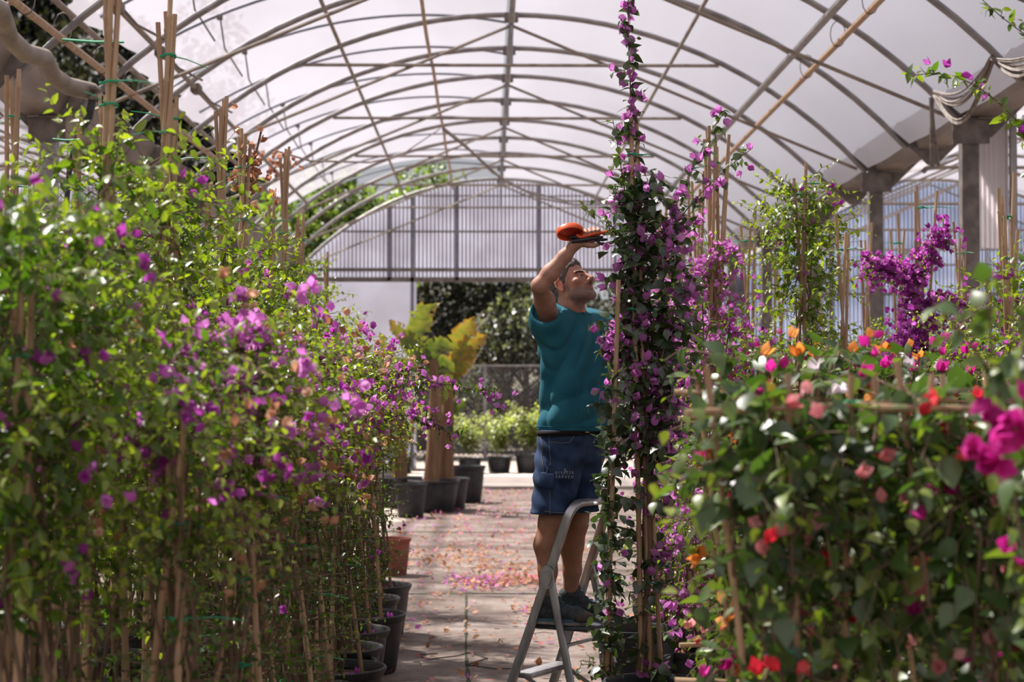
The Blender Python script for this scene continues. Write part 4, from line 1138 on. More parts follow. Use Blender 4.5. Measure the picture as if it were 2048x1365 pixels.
# banana plants
BAN = leaf_mat('banana_leaf', [(0, (.20, .085, .035)), (.28, (.40, .25, .06)), (.5, (.26, .27, .06)), (1, (.08, .13, .035))], .38, .4)
M_BSTEM = pmat('banana_stem', (.13, .065, .035), .8, 0, (.26, .16, .08), 5, .3, 20, stretch=(2, 2, .3))
def banana_leaf(root, pts, wd, t0, t1, seed, fold=.3, lab=None):
    """blade along a curved rib, with ragged slits and a tinted edge"""
    r = np.random.default_rng(seed)
    pts = [Vector(p_) for p_ in pts]; n = 26
    V = []; F = []; T = []
    def at(t):
        x = t * (len(pts) - 1); k = min(int(x), len(pts) - 2); f = x - k
        a = pts[max(k - 1, 0)]; b_ = pts[k]; c = pts[k + 1]; d = pts[min(k + 2, len(pts) - 1)]
        return .5 * ((2 * b_) + (c - a) * f + (2 * a - 5 * b_ + 4 * c - d) * f * f + (3 * b_ - a - 3 * c + d) * f ** 3)
    for i in range(n + 1):
        t = i / n; q = at(t); tg = (at(min(1, t + .02)) - at(max(0, t - .02))).normalized()
        sd2 = tg.cross(Vector((.15, -1, .25))).normalized(); up_ = sd2.cross(tg)
        w_ = .85 * wd * (math.sin(math.pi * min(1, t * .9 + .12)) ** .7) * (1 if t < .8 else max(.03, (1 - t) / .2))
        for j in (-2, -1, 0, 1, 2):
            jj = j / 2
            ww = w_ * jj * (r.uniform(.82, 1.05) if abs(j) == 2 else 1)
            V.append(q + sd2 * ww + up_ * (abs(jj) * fold * w_) + tg * (abs(jj) * .05) + Vector(r.normal(size=3) * .006 * abs(j)))
            T.append(min(1, max(0, t0 + (t1 - t0) * t - (.28 if abs(j) == 2 else 0) + .16 + r.normal() * .13)))
    for i in range(n):
        for j in range(4):
            if (j in (0, 3)) and r.uniform() < .2: continue
            a = i * 5 + j; F.append((a, a + 1, a + 6, a + 5))
    me = bpy.data.meshes.new('leaf'); me.from_pydata(V, [], F); me.update()
    at_ = me.attributes.new('tint', 'FLOAT', 'POINT'); at_.data.foreach_set('value', np.array(T, dtype=np.float32))
    o = link_mesh('leaf', me, BAN, root)
    if lab: o['label'] = lab
BD = 23.6
def Bn(px, py, dd=0): return P(px, py, BD + dd)
def banana(lab, px, stem, leaves, potr=.32, d=0.0):
    base = Vector(((px - 975) * (BD + d) / FPX, BD + d, 0))
    t = thing('banana_plant', base, lab, 'plant')
    pot_parts(t, potr, .42, seed=int(px))
    mb = MB(); mb.tube([Vector(s_) - base for s_ in stem], [.11, .10, .085, .06][:len(stem)], 10); mb.build('stem', M_BSTEM, t)
    for k, (pts, wd, t0, t1) in enumerate(leaves):
        banana_leaf(t, [Vector(q) - base for q in pts], wd, t0, t1, int(px) + k)
banana('banana plant with scorched upright leaves on the left, in a black pot by the path', 868,
       [Vector(((862 - 975) * BD / FPX, BD, .35)), Bn(868, 900), Bn(872, 780), Bn(866, 720)],
       [([Bn(862, 740), Bn(828, 700), Bn(838, 650), Bn(850, 622), Bn(876, 608)], .20, .75, .3),
        ([Bn(860, 730), Bn(830, 695), Bn(805, 670), Bn(782, 645)], .17, .9, .05),
        ([Bn(866, 740), Bn(862, 705), Bn(880, 690), Bn(905, 700)], .15, .9, .5),
        ([Bn(868, 750), Bn(850, 730), Bn(820, 735)], .16, .95, .7),
        ([Bn(870, 760), Bn(885, 730), Bn(885, 780), Bn(880, 810)], .16, .8, .5)], .33)
banana('banana plant with yellow-brown leaves, right of the scorched one, in a black pot', 893,
       [Vector(((893 - 975) * (BD + .5) / FPX, BD + .5, .35)), Bn(893, 900, .5), Bn(896, 800, .5), Bn(900, 745, .5)],
       [([Bn(897, 760, .5), Bn(912, 705, .5), Bn(930, 665, .5), Bn(944, 640, .5)], .22, .35, .2),
        ([Bn(897, 770, .5), Bn(920, 725, .5), Bn(945, 690, .5), Bn(970, 672, .5)], .20, .5, .1),
        ([Bn(896, 790, .5), Bn(905, 745, .5), Bn(925, 720, .5), Bn(950, 700, .5)], .18, .45, .25),
        ([Bn(896, 790, .5), Bn(890, 760, .5), Bn(905, 800, .5)], .15, .7, .4),
        ([Bn(896, 850, .5), Bn(885, 835, .5), Bn(905, 822, .5), Bn(935, 800, .5)], .12, .9, .8)], .30, .5)
banana('banana plant mostly hidden behind the left canes with one golden leaf', 800,
       [Vector(((800 - 975) * (BD + .9) / FPX, BD + .9, .35)), Bn(800, 900, .9), Bn(795, 780, .9)],
       [([Bn(790, 790, .9), Bn(775, 740, .9), Bn(768, 700, .9), Bn(760, 672, .9)], .16, .4, .3),
        ([Bn(795, 790, .9), Bn(800, 740, .9), Bn(820, 730, .9)], .15, .9, .6)], .3, .9)
for (px, y, r_, h_, lab) in ((932, 25.6, .27, .52, 'large empty black pot right of the banana plants'), (822, 22.6, .20, .42, 'black pot standing left of the nearest banana plant'),
                             (905, 24.9, .17, .34, 'small black pot between banana plant and large empty pot')):
    t = thing('plant_pot', ((px - 975) * y / FPX, y, 0), lab, 'pot'); pot_parts(t, r_, h_, seed=int(px))
t = thing('plant_pot', (P(782, 1050, 15.6).x, 15.6, 0), 'reddish terracotta pot at the far end of the left row', 'pot'); pot_parts(t, .17, .32, M_TERRA, 6)

# litter on the floor: far too many to count
def litter(name, n, mat, tint, seed, size, lab, area, clumps):
    r = np.random.default_rng(seed); c = Cloud()
    xs = r.uniform(area[0], area[1], n); ys = area[2] + (area[3] - area[2]) * r.uniform(0, 1, n) ** 1.0
    Pp = np.stack([xs, ys, np.full(n, .012)], 1)
    if clumps:
        m_ = n // 2
        ci = r.integers(0, len(clumps), m_)
        cc = np.array(clumps)[ci]
        Pp[:m_, 0] = cc[:, 0] + r.normal(size=m_) * cc[:, 2]; Pp[:m_, 1] = cc[:, 1] + r.normal(size=m_) * cc[:, 3]
        Pp[:m_, 2] += np.abs(r.normal(size=m_)) * .012
    D = r.normal(size=(n, 3)); D[:, 2] *= .25
    U = UPZ + r.normal(size=(n, 3)) * .35
    c.add(Pp, D, U, size * r.uniform(.6, 1.3, n), np.clip(r.uniform(*tint, n), 0, 1))
    o = link_mesh(name, c.mesh(name, T_BRACT), mat)
    tag(o, lab, 'litter', None, 'stuff')
CL = [(.15, 16.0, .25, .35), (-.3, 16.6, .3, .3), (.0, 14.8, .15, .25), (.35, 15.0, .15, .2), (-.3, 17.5, .4, .3), (.45, 13.0, .15, .1), (-.45, 7.0, .12, .25), (-.4, 6.4, .1, .2)]
litter('dry_leaf_litter', 1900, BR_DRY, (0, .9), 1, .045, 'dry brown fallen leaves scattered over the path', (-1.0, 1.0, 5.0, 30), CL)
litter('pink_petal_litter', 620, BR_SAL, (0, .8), 2, .04, 'faded pink fallen petals strewn along the path', (-.9, .9, 5.5, 29), [(.1, 14.9, .15, .25), (.4, 15.2, .12, .2), (0, 22, .8, 2), (0, 25, .8, 1.5), (.2, 19, .5, 1.0)])
litter('purple_petal_litter', 420, BR_PINK, (0, .7), 3, .04, 'purple fallen petals strewn along the path', (-.9, .9, 5.5, 30), [(0, 22, .9, 2), (-.1, 14.8, .15, .3)])
mb = MB(); r_ = random.Random(8)
for k in range(38):
    x = r_.uniform(-.4, .9); y = r_.uniform(6.5, 18); a = r_.uniform(0, 6.28); L_ = r_.uniform(.05, .22)
    mb.tube([(x, y, .008), (x + math.cos(a) * L_ * .5, y + math.sin(a) * L_ * .5, .014), (x + math.cos(a + .3) * L_, y + math.sin(a + .3) * L_, .008)], .0025, 4)
tag(mb.build('twig_litter', M_BARK), 'small dry twigs scattered over the path', 'litter', None, 'stuff')
mb = MB(); mb.tube([P(x_, y_, d_) for x_, y_, d_ in ((900, 1285, 11.4), (870, 1290, 11.25), (832, 1296, 11.1), (850, 1304, 10.97), (872, 1300, 11.03), (905, 1293, 11.2))], .004, 5)
pts_w = [(x_ , y_, .008) for x_, y_ in ((-.30, 10.9), (-.42, 10.85), (-.36, 10.65), (-.18, 10.8), (-.1, 10.95), (.0, 10.7), (-.12, 10.45), (.05, 10.3), (.2, 10.3))]
mb = MB(); mb.tube(pts_w, .004, 5)
tag(mb.build('loose_wire', M_POT), 'loose dark wire curled on the path left of the ladder', 'wire')
# ------------------------------------------------------------------ ladder
M_ALU = pmat('worn_aluminium', (.38, .38, .38), .38, .85, (.52, .52, .51), 25, .08, stretch=(1, 1, .3))
M_TREAD = pmat('ladder_tread', (.07, .075, .085), .6, .2, (.04, .045, .05), 30, .3, 200)
F_ = Vector((.857, -.515, 0)); W_ = Vector((.515, .857, 0)); O_ = Vector((.385, 8.5, 0))
def Lp(t, w_, z): return O_ + F_ * t + W_ * w_ + Vector((0, 0, z))
ld = thing('step_ladder', O_, 'aluminium step ladder with a hoop handle that the man stands on', 'ladder')
def LL(t, w_, z): return Lp(t, w_, z) - O_
def stile_t(z): return (z - .743) * .36
HWD = .2
def rail(pts, wd, ht, name, mat=M_ALU):
    mb = MB()
    # flattened oval tube along the polyline
    pts = [Vector(q) for q in pts]; n = 16; vs = []; fs = []
    m_ = len(pts)
    for i, q in enumerate(pts):
        tg = (pts[min(i + 1, m_ - 1)] - pts[max(i - 1, 0)]).normalized()
        # wide axis lies in the frame's plane, thin axis across it
        a = tg.cross(SIDE(i, tg)).normalized(); b_ = tg.cross(a)
        for k in range(n):
            an = 2 * math.pi * k / n; ca, sa = math.cos(an), math.sin(an)
            ca = math.copysign(abs(ca) ** .3, ca); sa = math.copysign(abs(sa) ** .3, sa)
            vs.append(q + a * (ca * wd / 2) + b_ * (sa * ht / 2))
    for i in range(m_ - 1):
        for k in range(n):
            a = i * n + k; b2 = i * n + (k + 1) % n; fs.append((a, b2, b2 + n, a + n))
    fs.append(tuple(range(n - 1, -1, -1))); fs.append(tuple(range((m_ - 1) * n, m_ * n)))
    mb.add(vs, fs)
    return mb.build(name, mat, ld)
NRM = Vector((F_.x, F_.y, 0)).normalized() * 1.0
SIDE = lambda i, tg: W_ if abs(tg.dot(W_)) < .7 else Vector((0, 0, 1))
zt = 1.075
def hoop_pts():
    pts = [LL(stile_t(0.0), -HWD - .03, .01), LL(stile_t(.743), -HWD, .743), LL(stile_t(.98), -HWD + .004, .98)]
    R_ = .085
    for k in range(1, 8):
        a = math.pi / 2 * k / 7
        w_ = -HWD + .004 + R_ * (1 - math.cos(a)); z = zt - R_ + R_ * math.sin(a)
        pts.append(LL(stile_t(z), w_, z))
    for k in range(0, 8):
        a = math.pi / 2 * (1 - k / 7)
        w_ = HWD - .004 - R_ * (1 - math.cos(a)); z = zt - R_ + R_ * math.sin(a)
        pts.append(LL(stile_t(z), w_, z))
    pts += [LL(stile_t(.743), HWD, .743), LL(stile_t(0.0), HWD + .03, .01)]
    return pts
# in the hoop's plane: wide axis normal to the plane
PN = W_.cross((LL(stile_t(1), 0, 1) - LL(stile_t(0), 0, 0)).normalized()).normalized()
def SIDE(i, tg): return tg.cross(PN) 
rail(hoop_pts(), .042, .024, 'hoop_frame')
def rear_t(z): return (.743 - z) * .24
for s_ in (-1, 1):
    def SIDE(i, tg): return W_
    PNr = W_.cross(Vector((0, 0, 1)))
    rail([LL(rear_t(z) + .012, s_ * (HWD + .008 + (.743 - z) * .03), z) for z in (.75, .4, .012)], .034, .022, 'rear_leg')
for s_ in (-1, 1):
    mb = MB(); c = LL(.004, s_ * (HWD + .018), .735)
    Mx = Matrix((F_, Vector((0, 0, 1)), W_)).transposed()
    n = 20
    for (r1, dz) in ((1.0, .006), (.72, .012)):
        vs = [c + F_ * (math.cos(2 * math.pi * k / n) * .036 * r1) + Vector((0, 0, math.sin(2 * math.pi * k / n) * .055 * r1)) + W_ * (s_ * e) for e in (0, dz) for k in range(n)]
        fs = [(k, (k + 1) % n, (k + 1) % n + n, k + n) for k in range(n)] + [tuple(range(n, 2 * n))]
        mb.add(vs, fs)
    for (a, b_) in ((-.012, .028), (.0, 0), (.012, -.03)):
        q = c + F_ * a + Vector((0, 0, b_)) + W_ * (s_ * .011)
        mb.tube([q, q + W_ * s_ * .004], .005, 8)
    mb.build('hinge_plate', M_ALU, ld)
def slab(t0, t1, z, th, w_, name, mat, lab=None, taper=0.0):
    mb = MB()
    M3 = Matrix((F_, W_, Vector((0, 0, 1)))).transposed()
    mb.box(LL((t0 + t1) / 2, 0, z - th / 2), (t1 - t0, 2 * w_, th), M3, bev=min(th * .4, .008))
    return mb.build(name, mat, ld, True, lab)
slab(-.10, .20, .512, .022, HWD - .012, 'platform', M_TREAD, 'dark ribbed platform')
slab(stile_t(.275) - .01, stile_t(.275) + .075, .285, .03, HWD - .005, 'tread', M_ALU)
mb = MB()
for w_ in (-.19, .19): mb.bar(LL(stile_t(.275) + .03, w_, .27), LL(rear_t(.1) - .02, w_, .12), .004, .02)
mb.bar(LL(rear_t(.13), -.2, .13), LL(rear_t(.13), .2, .13), .02, .012)
mb.bar(LL(rear_t(.42), -.2, .42), LL(rear_t(.42), .2, .42), .02, .012)
mb.build('cross_brace', M_ALU, ld, False)
for s_ in (-1, 1):
    for (t_, w_) in ((stile_t(0), s_ * (HWD + .03)), (rear_t(0) + .012, s_ * (HWD + .03))):
        mb = MB(); mb.box(LL(t_, w_, .014), (.05, .04, .028), Matrix((F_, W_, Vector((0, 0, 1)))).transposed(), bev=.006); mb.build('rubber_foot', M_POT, ld)

# ------------------------------------------------------------------ implicit surfaces
def surface_nets(Fv, org, h):
    """Fv: values on a grid, negative inside. returns vertices and quads"""
    nx, ny, nz = Fv.shape
    S = Fv < 0
    cs = [S[i:nx - 1 + i, j:ny - 1 + j, k:nz - 1 + k] for i in (0, 1) for j in (0, 1) for k in (0, 1)]
    cnt = sum(c.astype(np.int8) for c in cs)
    act = (cnt > 0) & (cnt < 8)
    idx = -np.ones(act.shape, dtype=np.int64)
    I = np.argwhere(act)
    idx[act] = np.arange(len(I))
    acc = np.zeros((len(I), 3)); num = np.zeros(len(I))
    cor = [(i, j, k) for i in (0, 1) for j in (0, 1) for k in (0, 1)]
    for a in range(8):
        for ax in range(3):
            if cor[a][ax] == 0:
                c0 = np.array(cor[a]); c1 = c0.copy(); c1[ax] = 1
                v0 = Fv[I[:, 0] + c0[0], I[:, 1] + c0[1], I[:, 2] + c0[2]]
                v1 = Fv[I[:, 0] + c1[0], I[:, 1] + c1[1], I[:, 2] + c1[2]]
                m_ = (v0 < 0) != (v1 < 0)
                t = np.where(m_, v0 / np.where(m_, v0 - v1, 1), 0)
                pnt = c0[None, :] + (c1 - c0)[None, :] * t[:, None]
                acc[m_] += pnt[m_]; num[m_] += 1
    V = (I + acc / num[:, None]) * h + np.array(org)
    quads = []
    for ax in range(3):
        o1, o2 = [(1, 2), (2, 0), (0, 1)][ax]
        sl0 = [slice(None)] * 3; sl1 = [slice(None)] * 3
        sl0[ax] = slice(0, -1); sl1[ax] = slice(1, None)
        sl0[o1] = slice(1, -1); sl0[o2] = slice(1, -1); sl1[o1] = slice(1, -1); sl1[o2] = slice(1, -1)
        A = S[tuple(sl0)]; B = S[tuple(sl1)]
        for flip in (0, 1):
            m_ = (A & ~B) if flip == 0 else (~A & B)
            E = np.argwhere(m_)
            if len(E) == 0: continue
            E[:, o1] += 1; E[:, o2] += 1
            d1 = np.zeros(3, int); d2 = np.zeros(3, int); d1[o1] = -1; d2[o2] = -1
            q = [idx[tuple(E.T)], idx[tuple((E + d1).T)], idx[tuple((E + d1 + d2).T)], idx[tuple((E + d2).T)]]
            Q = np.stack(q if flip == 0 else q[::-1], 1)
            quads.append(Q)
    return V, np.concatenate(quads)

class Field:
    def __init__(s, lo, hi, h):
        s.h = h; s.lo = np.array(lo, float); s.n = np.ceil((np.array(hi) - s.lo) / h).astype(int) + 1
        s.F = np.full(s.n, 0.5, dtype=np.float32)
    def win(s, lo, hi, pad):
        a = np.maximum(0, np.floor((np.array(lo) - pad - s.lo) / s.h).astype(int)); b = np.minimum(s.n, np.ceil((np.array(hi) + pad - s.lo) / s.h).astype(int) + 1)
        if np.any(b <= a): return None
        g = np.meshgrid(*[s.lo[i] + s.h * np.arange(a[i], b[i]) for i in range(3)], indexing='ij')
        return tuple(slice(a[i], b[i]) for i in range(3)), np.stack(g, -1)
    def smin(s, sl, d, k):
        f = s.F[sl]
        if k <= 0: s.F[sl] = np.minimum(f, d); return
        hh = np.clip(.5 + .5 * (f - d) / k, 0, 1)
        s.F[sl] = f * (1 - hh) + d * hh - k * hh * (1 - hh)
    def smax(s, sl, d, k):
        f = s.F[sl]
        hh = np.clip(.5 - .5 * (f - d) / k, 0, 1)
        s.F[sl] = f * (1 - hh) + d * hh + k * hh * (1 - hh)
    def cap(s, a, b, ra, rb, k=.02, sub=False):
        a = np.array(a, float); b = np.array(b, float); R_ = max(ra, rb)
        w_ = s.win(np.minimum(a, b) - R_, np.maximum(a, b) + R_, .05 + 2 * k)
        if w_ is None: return
        sl, G = w_
        ab = b - a; L2 = ab @ ab + 1e-12
        t = np.clip(((G - a) @ ab) / L2, 0, 1)
        d = np.linalg.norm(G - a - t[..., None] * ab, axis=-1) - (ra + (rb - ra) * t)
        if sub: s.smax(sl, -d, k)
        else: s.smin(sl, d, k)
    def chain(s, pts, rs, k=.02):
        for i in range(len(pts) - 1): s.cap(pts[i], pts[i + 1], rs[i], rs[i + 1], k)
    def ell(s, c, r, M=None, k=.02, sub=False, pad=.06):
        """ellipsoid; M columns are its axes"""
        c = np.array(c, float); r = np.array(r, float); R_ = max(r)
        w_ = s.win(c - R_, c + R_, pad + k)
        if w_ is None: return
        sl, G = w_
        q = G - c
        if M is not None: q = q @ np.array(M)
        k0 = np.linalg.norm(q / r, axis=-1); k1 = np.linalg.norm(q / (r * r), axis=-1) + 1e-9
        d = k0 * (k0 - 1) / k1
        d = np.where(k0 < 1e-3, -min(r), d)
        if sub: s.smax(sl, -d, k)
        else: s.smin(sl, d, k)
    def cut(s, p, n, k=.004):
        """keep the side behind the plane (remove where (x-p).n > 0)"""
        sl, G = s.win(s.lo, s.lo + s.h * s.n, 0)
        d = (G - np.array(p)) @ (np.array(n) / np.linalg.norm(n))
        s.smax(sl, d, k)
    def mesh(s):
        for ax in range(3):
            for e in (0, -1):
                sl = [slice(None)] * 3; sl[ax] = e; s.F[tuple(sl)] = np.maximum(s.F[tuple(sl)], s.h * .5)
        return surface_nets(s.F, s.lo, s.h)
def quad_obj(name, V, Q, mat, parent=None, smooth_it=2):
    # light Laplacian smoothing
    n = len(V)
    if smooth_it:
        e = np.concatenate([Q[:, [0, 1]], Q[:, [1, 2]], Q[:, [2, 3]], Q[:, [3, 0]]])
        for _ in range(smooth_it):
            acc = np.zeros_like(V); c = np.zeros(n)
            for a, b_ in ((0, 1), (1, 0)):
                for k in range(3): acc[:, k] += np.bincount(e[:, a], V[e[:, b_], k], n)
                c += np.bincount(e[:, a], minlength=n)
            V = V * .5 + .5 * acc / np.maximum(c, 1)[:, None]
    st = np.arange(len(Q)) * 4
    me = np_mesh(name, V, Q.ravel(), st, np.full(len(Q), 4))
    return link_mesh(name, me, mat, parent)

# ------------------------------------------------------------------ the man
FV = F_.normalized(); SV = Vector((-.515, -.857, 0)).normalized()      # SV: his right hand side
C0 = Vector((.40, 8.50, 0))                                            # body axis
def B(f, s, z): v = C0 + FV * f + SV * s; return np.array((v.x, v.y, z))
ZS = .515
# joints
hipR, hipL = B(0, .10, ZS + .86), B(0, -.10, ZS + .86)
ankR, ankL = np.array(P(1093, 1196, 8.37)), np.array(P(1140, 1192, 8.60))
kneeR, kneeL = np.array(P(1101, 1046, 8.38)), np.array(P(1153, 1046, 8.52))
shR = np.array(P(1098, 634, 8.36)); shL = B(.02, -.185, 1.915)
elR = np.array(P(1079, 572, 8.11)); wrR = np.array(P(1151, 488, 8.10))
elL = np.array(P(1262, 706, 8.56)); wrL = np.array(P(1266, 634, 8.32))
HC = np.array(P(1143, 570, 8.44))                                      # head centre (ear level)
pit = math.radians(26)
hf = np.array((.79 * math.cos(pit), -.615 * math.cos(pit), math.sin(pit))); hf /= np.linalg.norm(hf)
hr = np.cross(hf, (0, 0, 1)); hr /= np.linalg.norm(hr)                 # towards his right = towards the camera
hu = np.cross(hr, hf)
if hr[1] > 0: pass
roll = math.radians(0)
hr2 = hr * math.cos(roll) - hu * math.sin(roll); hu = hu * math.cos(roll) + hr * math.sin(roll); hr = hr2
HM = np.stack([hr, hf, hu], 1)
HS = 0.97
def Hd(x, y, z): return HC + HS * (hr * x + hf * y + hu * z)

def head_field(fld, k0=.012):
    e = lambda c, r, k=.015, sub=False: fld.ell(Hd(*c), np.array(r) * HS, HM, k, sub)
    c_ = lambda a, b_, ra, rb, k=.01, sub=False: fld.cap(Hd(*a), Hd(*b_), ra * HS, rb * HS, k, sub)
    e((0, -.018, .040), (.074, .098, .082))
    e((0, .020, -.020), (.064, .074, .082), .02)
    e((0, .030, -.070), (.050, .056, .042), .02)
    c_((-.018, .076, -.094), (.018, .076, -.094), .021, .021, .018)
    for s_ in (-1, 1):
        c_((s_ * .052, -.004, -.060), (s_ * .030, .062, -.088), .018, .018, .018)      # jaw line
        e((s_ * .046, .060, -.016), (.022, .022, .017), .016)                           # cheek bone
        c_((s_ * .012, .087, .023), (s_ * .044, .073, .027), .0085, .007, .012)         # brow
    for s_ in (-1, 1):
        e((s_ * .031, .098, .006), (.017, .016, .012), .012, True)                      # socket
    c_((0, .088, .018), (0, .118, -.026), .0082, .0125, .010)                           # nose
    for s_ in (-1, 1): e((s_ * .013, .104, -.030), (.008, .011, .008), .006)
    for s_ in (-1, 1): e((s_ * .0075, .112, -.040), (.004, .006, .005), .003, True)
    for s_ in (-1, 1): 
        c_((s_ * .014, .098, -.040), (s_ * .030, .082, -.066), .006, .004, .012)        # nasolabial
        c_((s_ * .0, .0955, -.0555), (s_ * .023, .084, -.061), .0065, .004, .006)       # upper lip
        c_((s_ * .0, .0935, -.069), (s_ * .020, .084, -.065), .0070, .004, .006)        # lower lip
        c_((s_ * .018, .0895, .0105), (s_ * .043, .079, .0085), .0052, .0046, .004)      # upper lid
        c_((s_ * .020, .0870, -.0042), (s_ * .040, .0795, -.0030), .0042, .0038, .004)   # lower lid
        # ear
        e((s_ * .077, -.014, -.002), (.0065, .018, .031), .006)
        c_((s_ * .087, -.028, .020), (s_ * .090, -.030, -.004), .0060, .0052, .003)
        c_((s_ * .083, -.006, .029), (s_ * .087, -.028, .020), .0058, .0060, .003)
        c_((s_ * .088, -.028, -.004), (s_ * .080, -.012, -.032), .005, .0065, .003)
        e((s_ * .091, -.013, .0), (.0125, .0095, .017), .003, True)
    c_((-.022, .094, -.0625), (.022, .094, -.0625), .0018, .0018, .002, True)           # mouth line
    # neck
    nb = B(-.01, .0, 1.93)
    fld.chain([Hd(0, -.035, -.03), Hd(0, -.048, -.09), nb], [.058, .058, .072], .025)
    fld.cap(Hd(.045, -.02, -.06), B(.06, .02, 1.955), .012, .012, .02)                  # neck tendon
    fld.cap(Hd(-.045, -.02, -.06), B(.06, -.02, 1.955), .012, .012, .02)

lo = np.array((.05, 7.95, ZS - .02)); hi = np.array((.92, 8.95, 2.36))
fb = Field(lo, hi, .0058)
# trunk
fb.chain([B(0, 0, 1.36), B(.01, 0, 1.55), B(.0, 0, 1.75), B(-.01, 0, 1.90)], [.10, .098, .105, .085], .03)
fb.chain([B(0, .08, 1.70), B(-.0, .15, 1.88)], [.07, .05], .04); fb.chain([B(0, -.08, 1.70), B(-.0, -.15, 1.88)], [.07, .05], .04)
fb.chain([B(-.01, .03, 1.93), shR], [.045, .055], .03); fb.chain([B(-.01, -.03, 1.93), shL], [.045, .05], .03)
# legs
for hp, kn, an in ((hipR, kneeR, ankR), (hipL, kneeL, ankL)):
    mid = hp * .5 + kn * .5
    fb.chain([hp, mid, kn], [.080, .074, .056], .03)
    calf = kn * .70 + an * .30 - np.array(FV) * .016
    fb.chain([kn, calf, kn * .35 + an * .65, an], [.054, .057, .043, .034], .02)
    fb.chain([an, an + np.array((0, 0, -.04)) + np.array(FV) * .01], [.033, .026], .01)
# arms
def arm(f, sh, el, wr, flex):
    m = sh * .5 + el * .5
    f.chain([sh, m, el], [.048, .045, .036], .02)
    bi = sh * .45 + el * .55
    f.cap(bi + flex * .012, sh * .65 + el * .35 + flex * .012, .034, .033, .03)
    fm = el * .70 + wr * .30
    f.chain([el, fm, el * .3 + wr * .7, wr], [.035, .0385, .030, .0245], .02)
arm(fb, shR, elR, wrR, np.array((.3, .5, .3)))
arm(fb, shL, elL, wrL, np.array((0, .5, .3)))
# right hand on the tool
def fing(f, pts, r0, r1, k=.004):
    n = len(pts); f.chain([np.array(P(*q)) for q in pts], list(np.linspace(r0, r1, n)), k)
def fpx(f, pts, rs, k=.004): f.chain([np.array(P(*q)) for q in pts], rs, k)
V3b, Q3b = None, None
V, Q = fb.mesh()
# hands and head on a finer grid
fh = Field(np.array(P(1130, 515, 8.0)) - .03, np.array(P(1225, 445, 8.2)) + .03, .0026)
fh.chain([el := elR * .55 + wrR * .45, wrR], [.033, .026], .01) if False else None
palm = [P(1158, 482, 8.115), P(1176, 476, 8.13), P(1190, 474, 8.135)]
fh.cap(wrR * .75 + elR * .25, wrR, .0285, .0250, .012)
fh.cap(wrR, P(1166, 481, 8.11), .026, .025, .014)
fh.cap(P(1168, 483, 8.125), P(1190, 476, 8.14), .021, .019, .014)
fh.cap(P(1168, 474, 8.135), P(1194, 468, 8.145), .017, .016, .014)
for (kx, ky, mx_, my_, tx, ty, dd) in ((1170, 467, 1171, 461.5, 1172.5, 470.5, 0), (1178, 464.5, 1179.5, 459, 1181.5, 468.5, .0), (1186.5, 463, 1188, 457.5, 1190, 467, 0), (1195, 464, 1196.5, 458.5, 1197.5, 466, 0)):
    fh.chain([P(kx - 1, ky + 5, 8.145), P(kx, ky, 8.135), P(mx_, my_, 8.105), P(tx, ty - 4, 8.073), P(tx + .5, ty, 8.072)], [.0105, .0105, .0098, .0088, .0078], .0025)
fh.chain([P(1163, 487, 8.10), P(1176, 490.5, 8.085), P(1187, 491.5, 8.08), P(1196, 489.5, 8.08)], [.016, .0125, .011, .009], .006)
Vh, Qh = fh.mesh()
fl = Field(wrL - .12, wrL + .16, .0036)
fl.cap(wrL * .8 + elL * .2, wrL, .031, .026, .012)
pc = wrL + np.array((.015, -.03, .055))
fl.cap(wrL, pc, .026, .028, .012)
for k in range(4):
    b0 = pc + np.array((.012 * (k - 1.5) * 1.6, .0, .018)); 
    fl.chain([b0, b0 + np.array((.004, -.02, .03)), b0 + np.array((.0, -.045, .028)), b0 + np.array((-.002, -.058, .008))], [.0105, .0098, .009, .0078], .003)
fl.chain([pc + np.array((-.02, -.0, -.02)), pc + np.array((-.032, -.03, .0)), pc + np.array((-.02, -.055, .01))], [.013, .011, .009], .004)
Vl, Ql = fl.mesh()
fhd = Field(HC - .17, HC + .17, .0032)
head_field(fhd)
fhd.cut((0, 0, 1.925), (0, 0, -1), .002)
Vd, Qd = fhd.mesh()
# join: drop the coarse arm stump beyond the wrist and the bits the fine grids replace
def join(parts):
    Vs = []; Qs = []; b = 0
    for v, q in parts: Vs.append(v); Qs.append(q + b); b += len(v)
    return np.concatenate(Vs), np.concatenate(Qs)
def prune(Vx, Qx, test):
    k = ~test(Vx); keep = k[Qx].all(1); return Vx, Qx[keep]
nbz = B(-.01, 0, 1.90)[2]
VV, QQ = join([(V, Q), (Vh, Qh), (Vl, Ql), (Vd, Qd)])
def smooth_np(V, Q, it=1):
    n = len(V); e = np.concatenate([Q[:, [0, 1]], Q[:, [1, 2]], Q[:, [2, 3]], Q[:, [3, 0]]])
    for _ in range(it):
        acc = np.zeros_like(V); c = np.zeros(n)
        for a, b_ in ((0, 1), (1, 0)):
            for k in range(3): acc[:, k] += np.bincount(e[:, a], V[e[:, b_], k], n)
            c += np.bincount(e[:, a], minlength=n)
        V = V * .5 + .5 * acc / np.maximum(c, 1)[:, None]
    return V
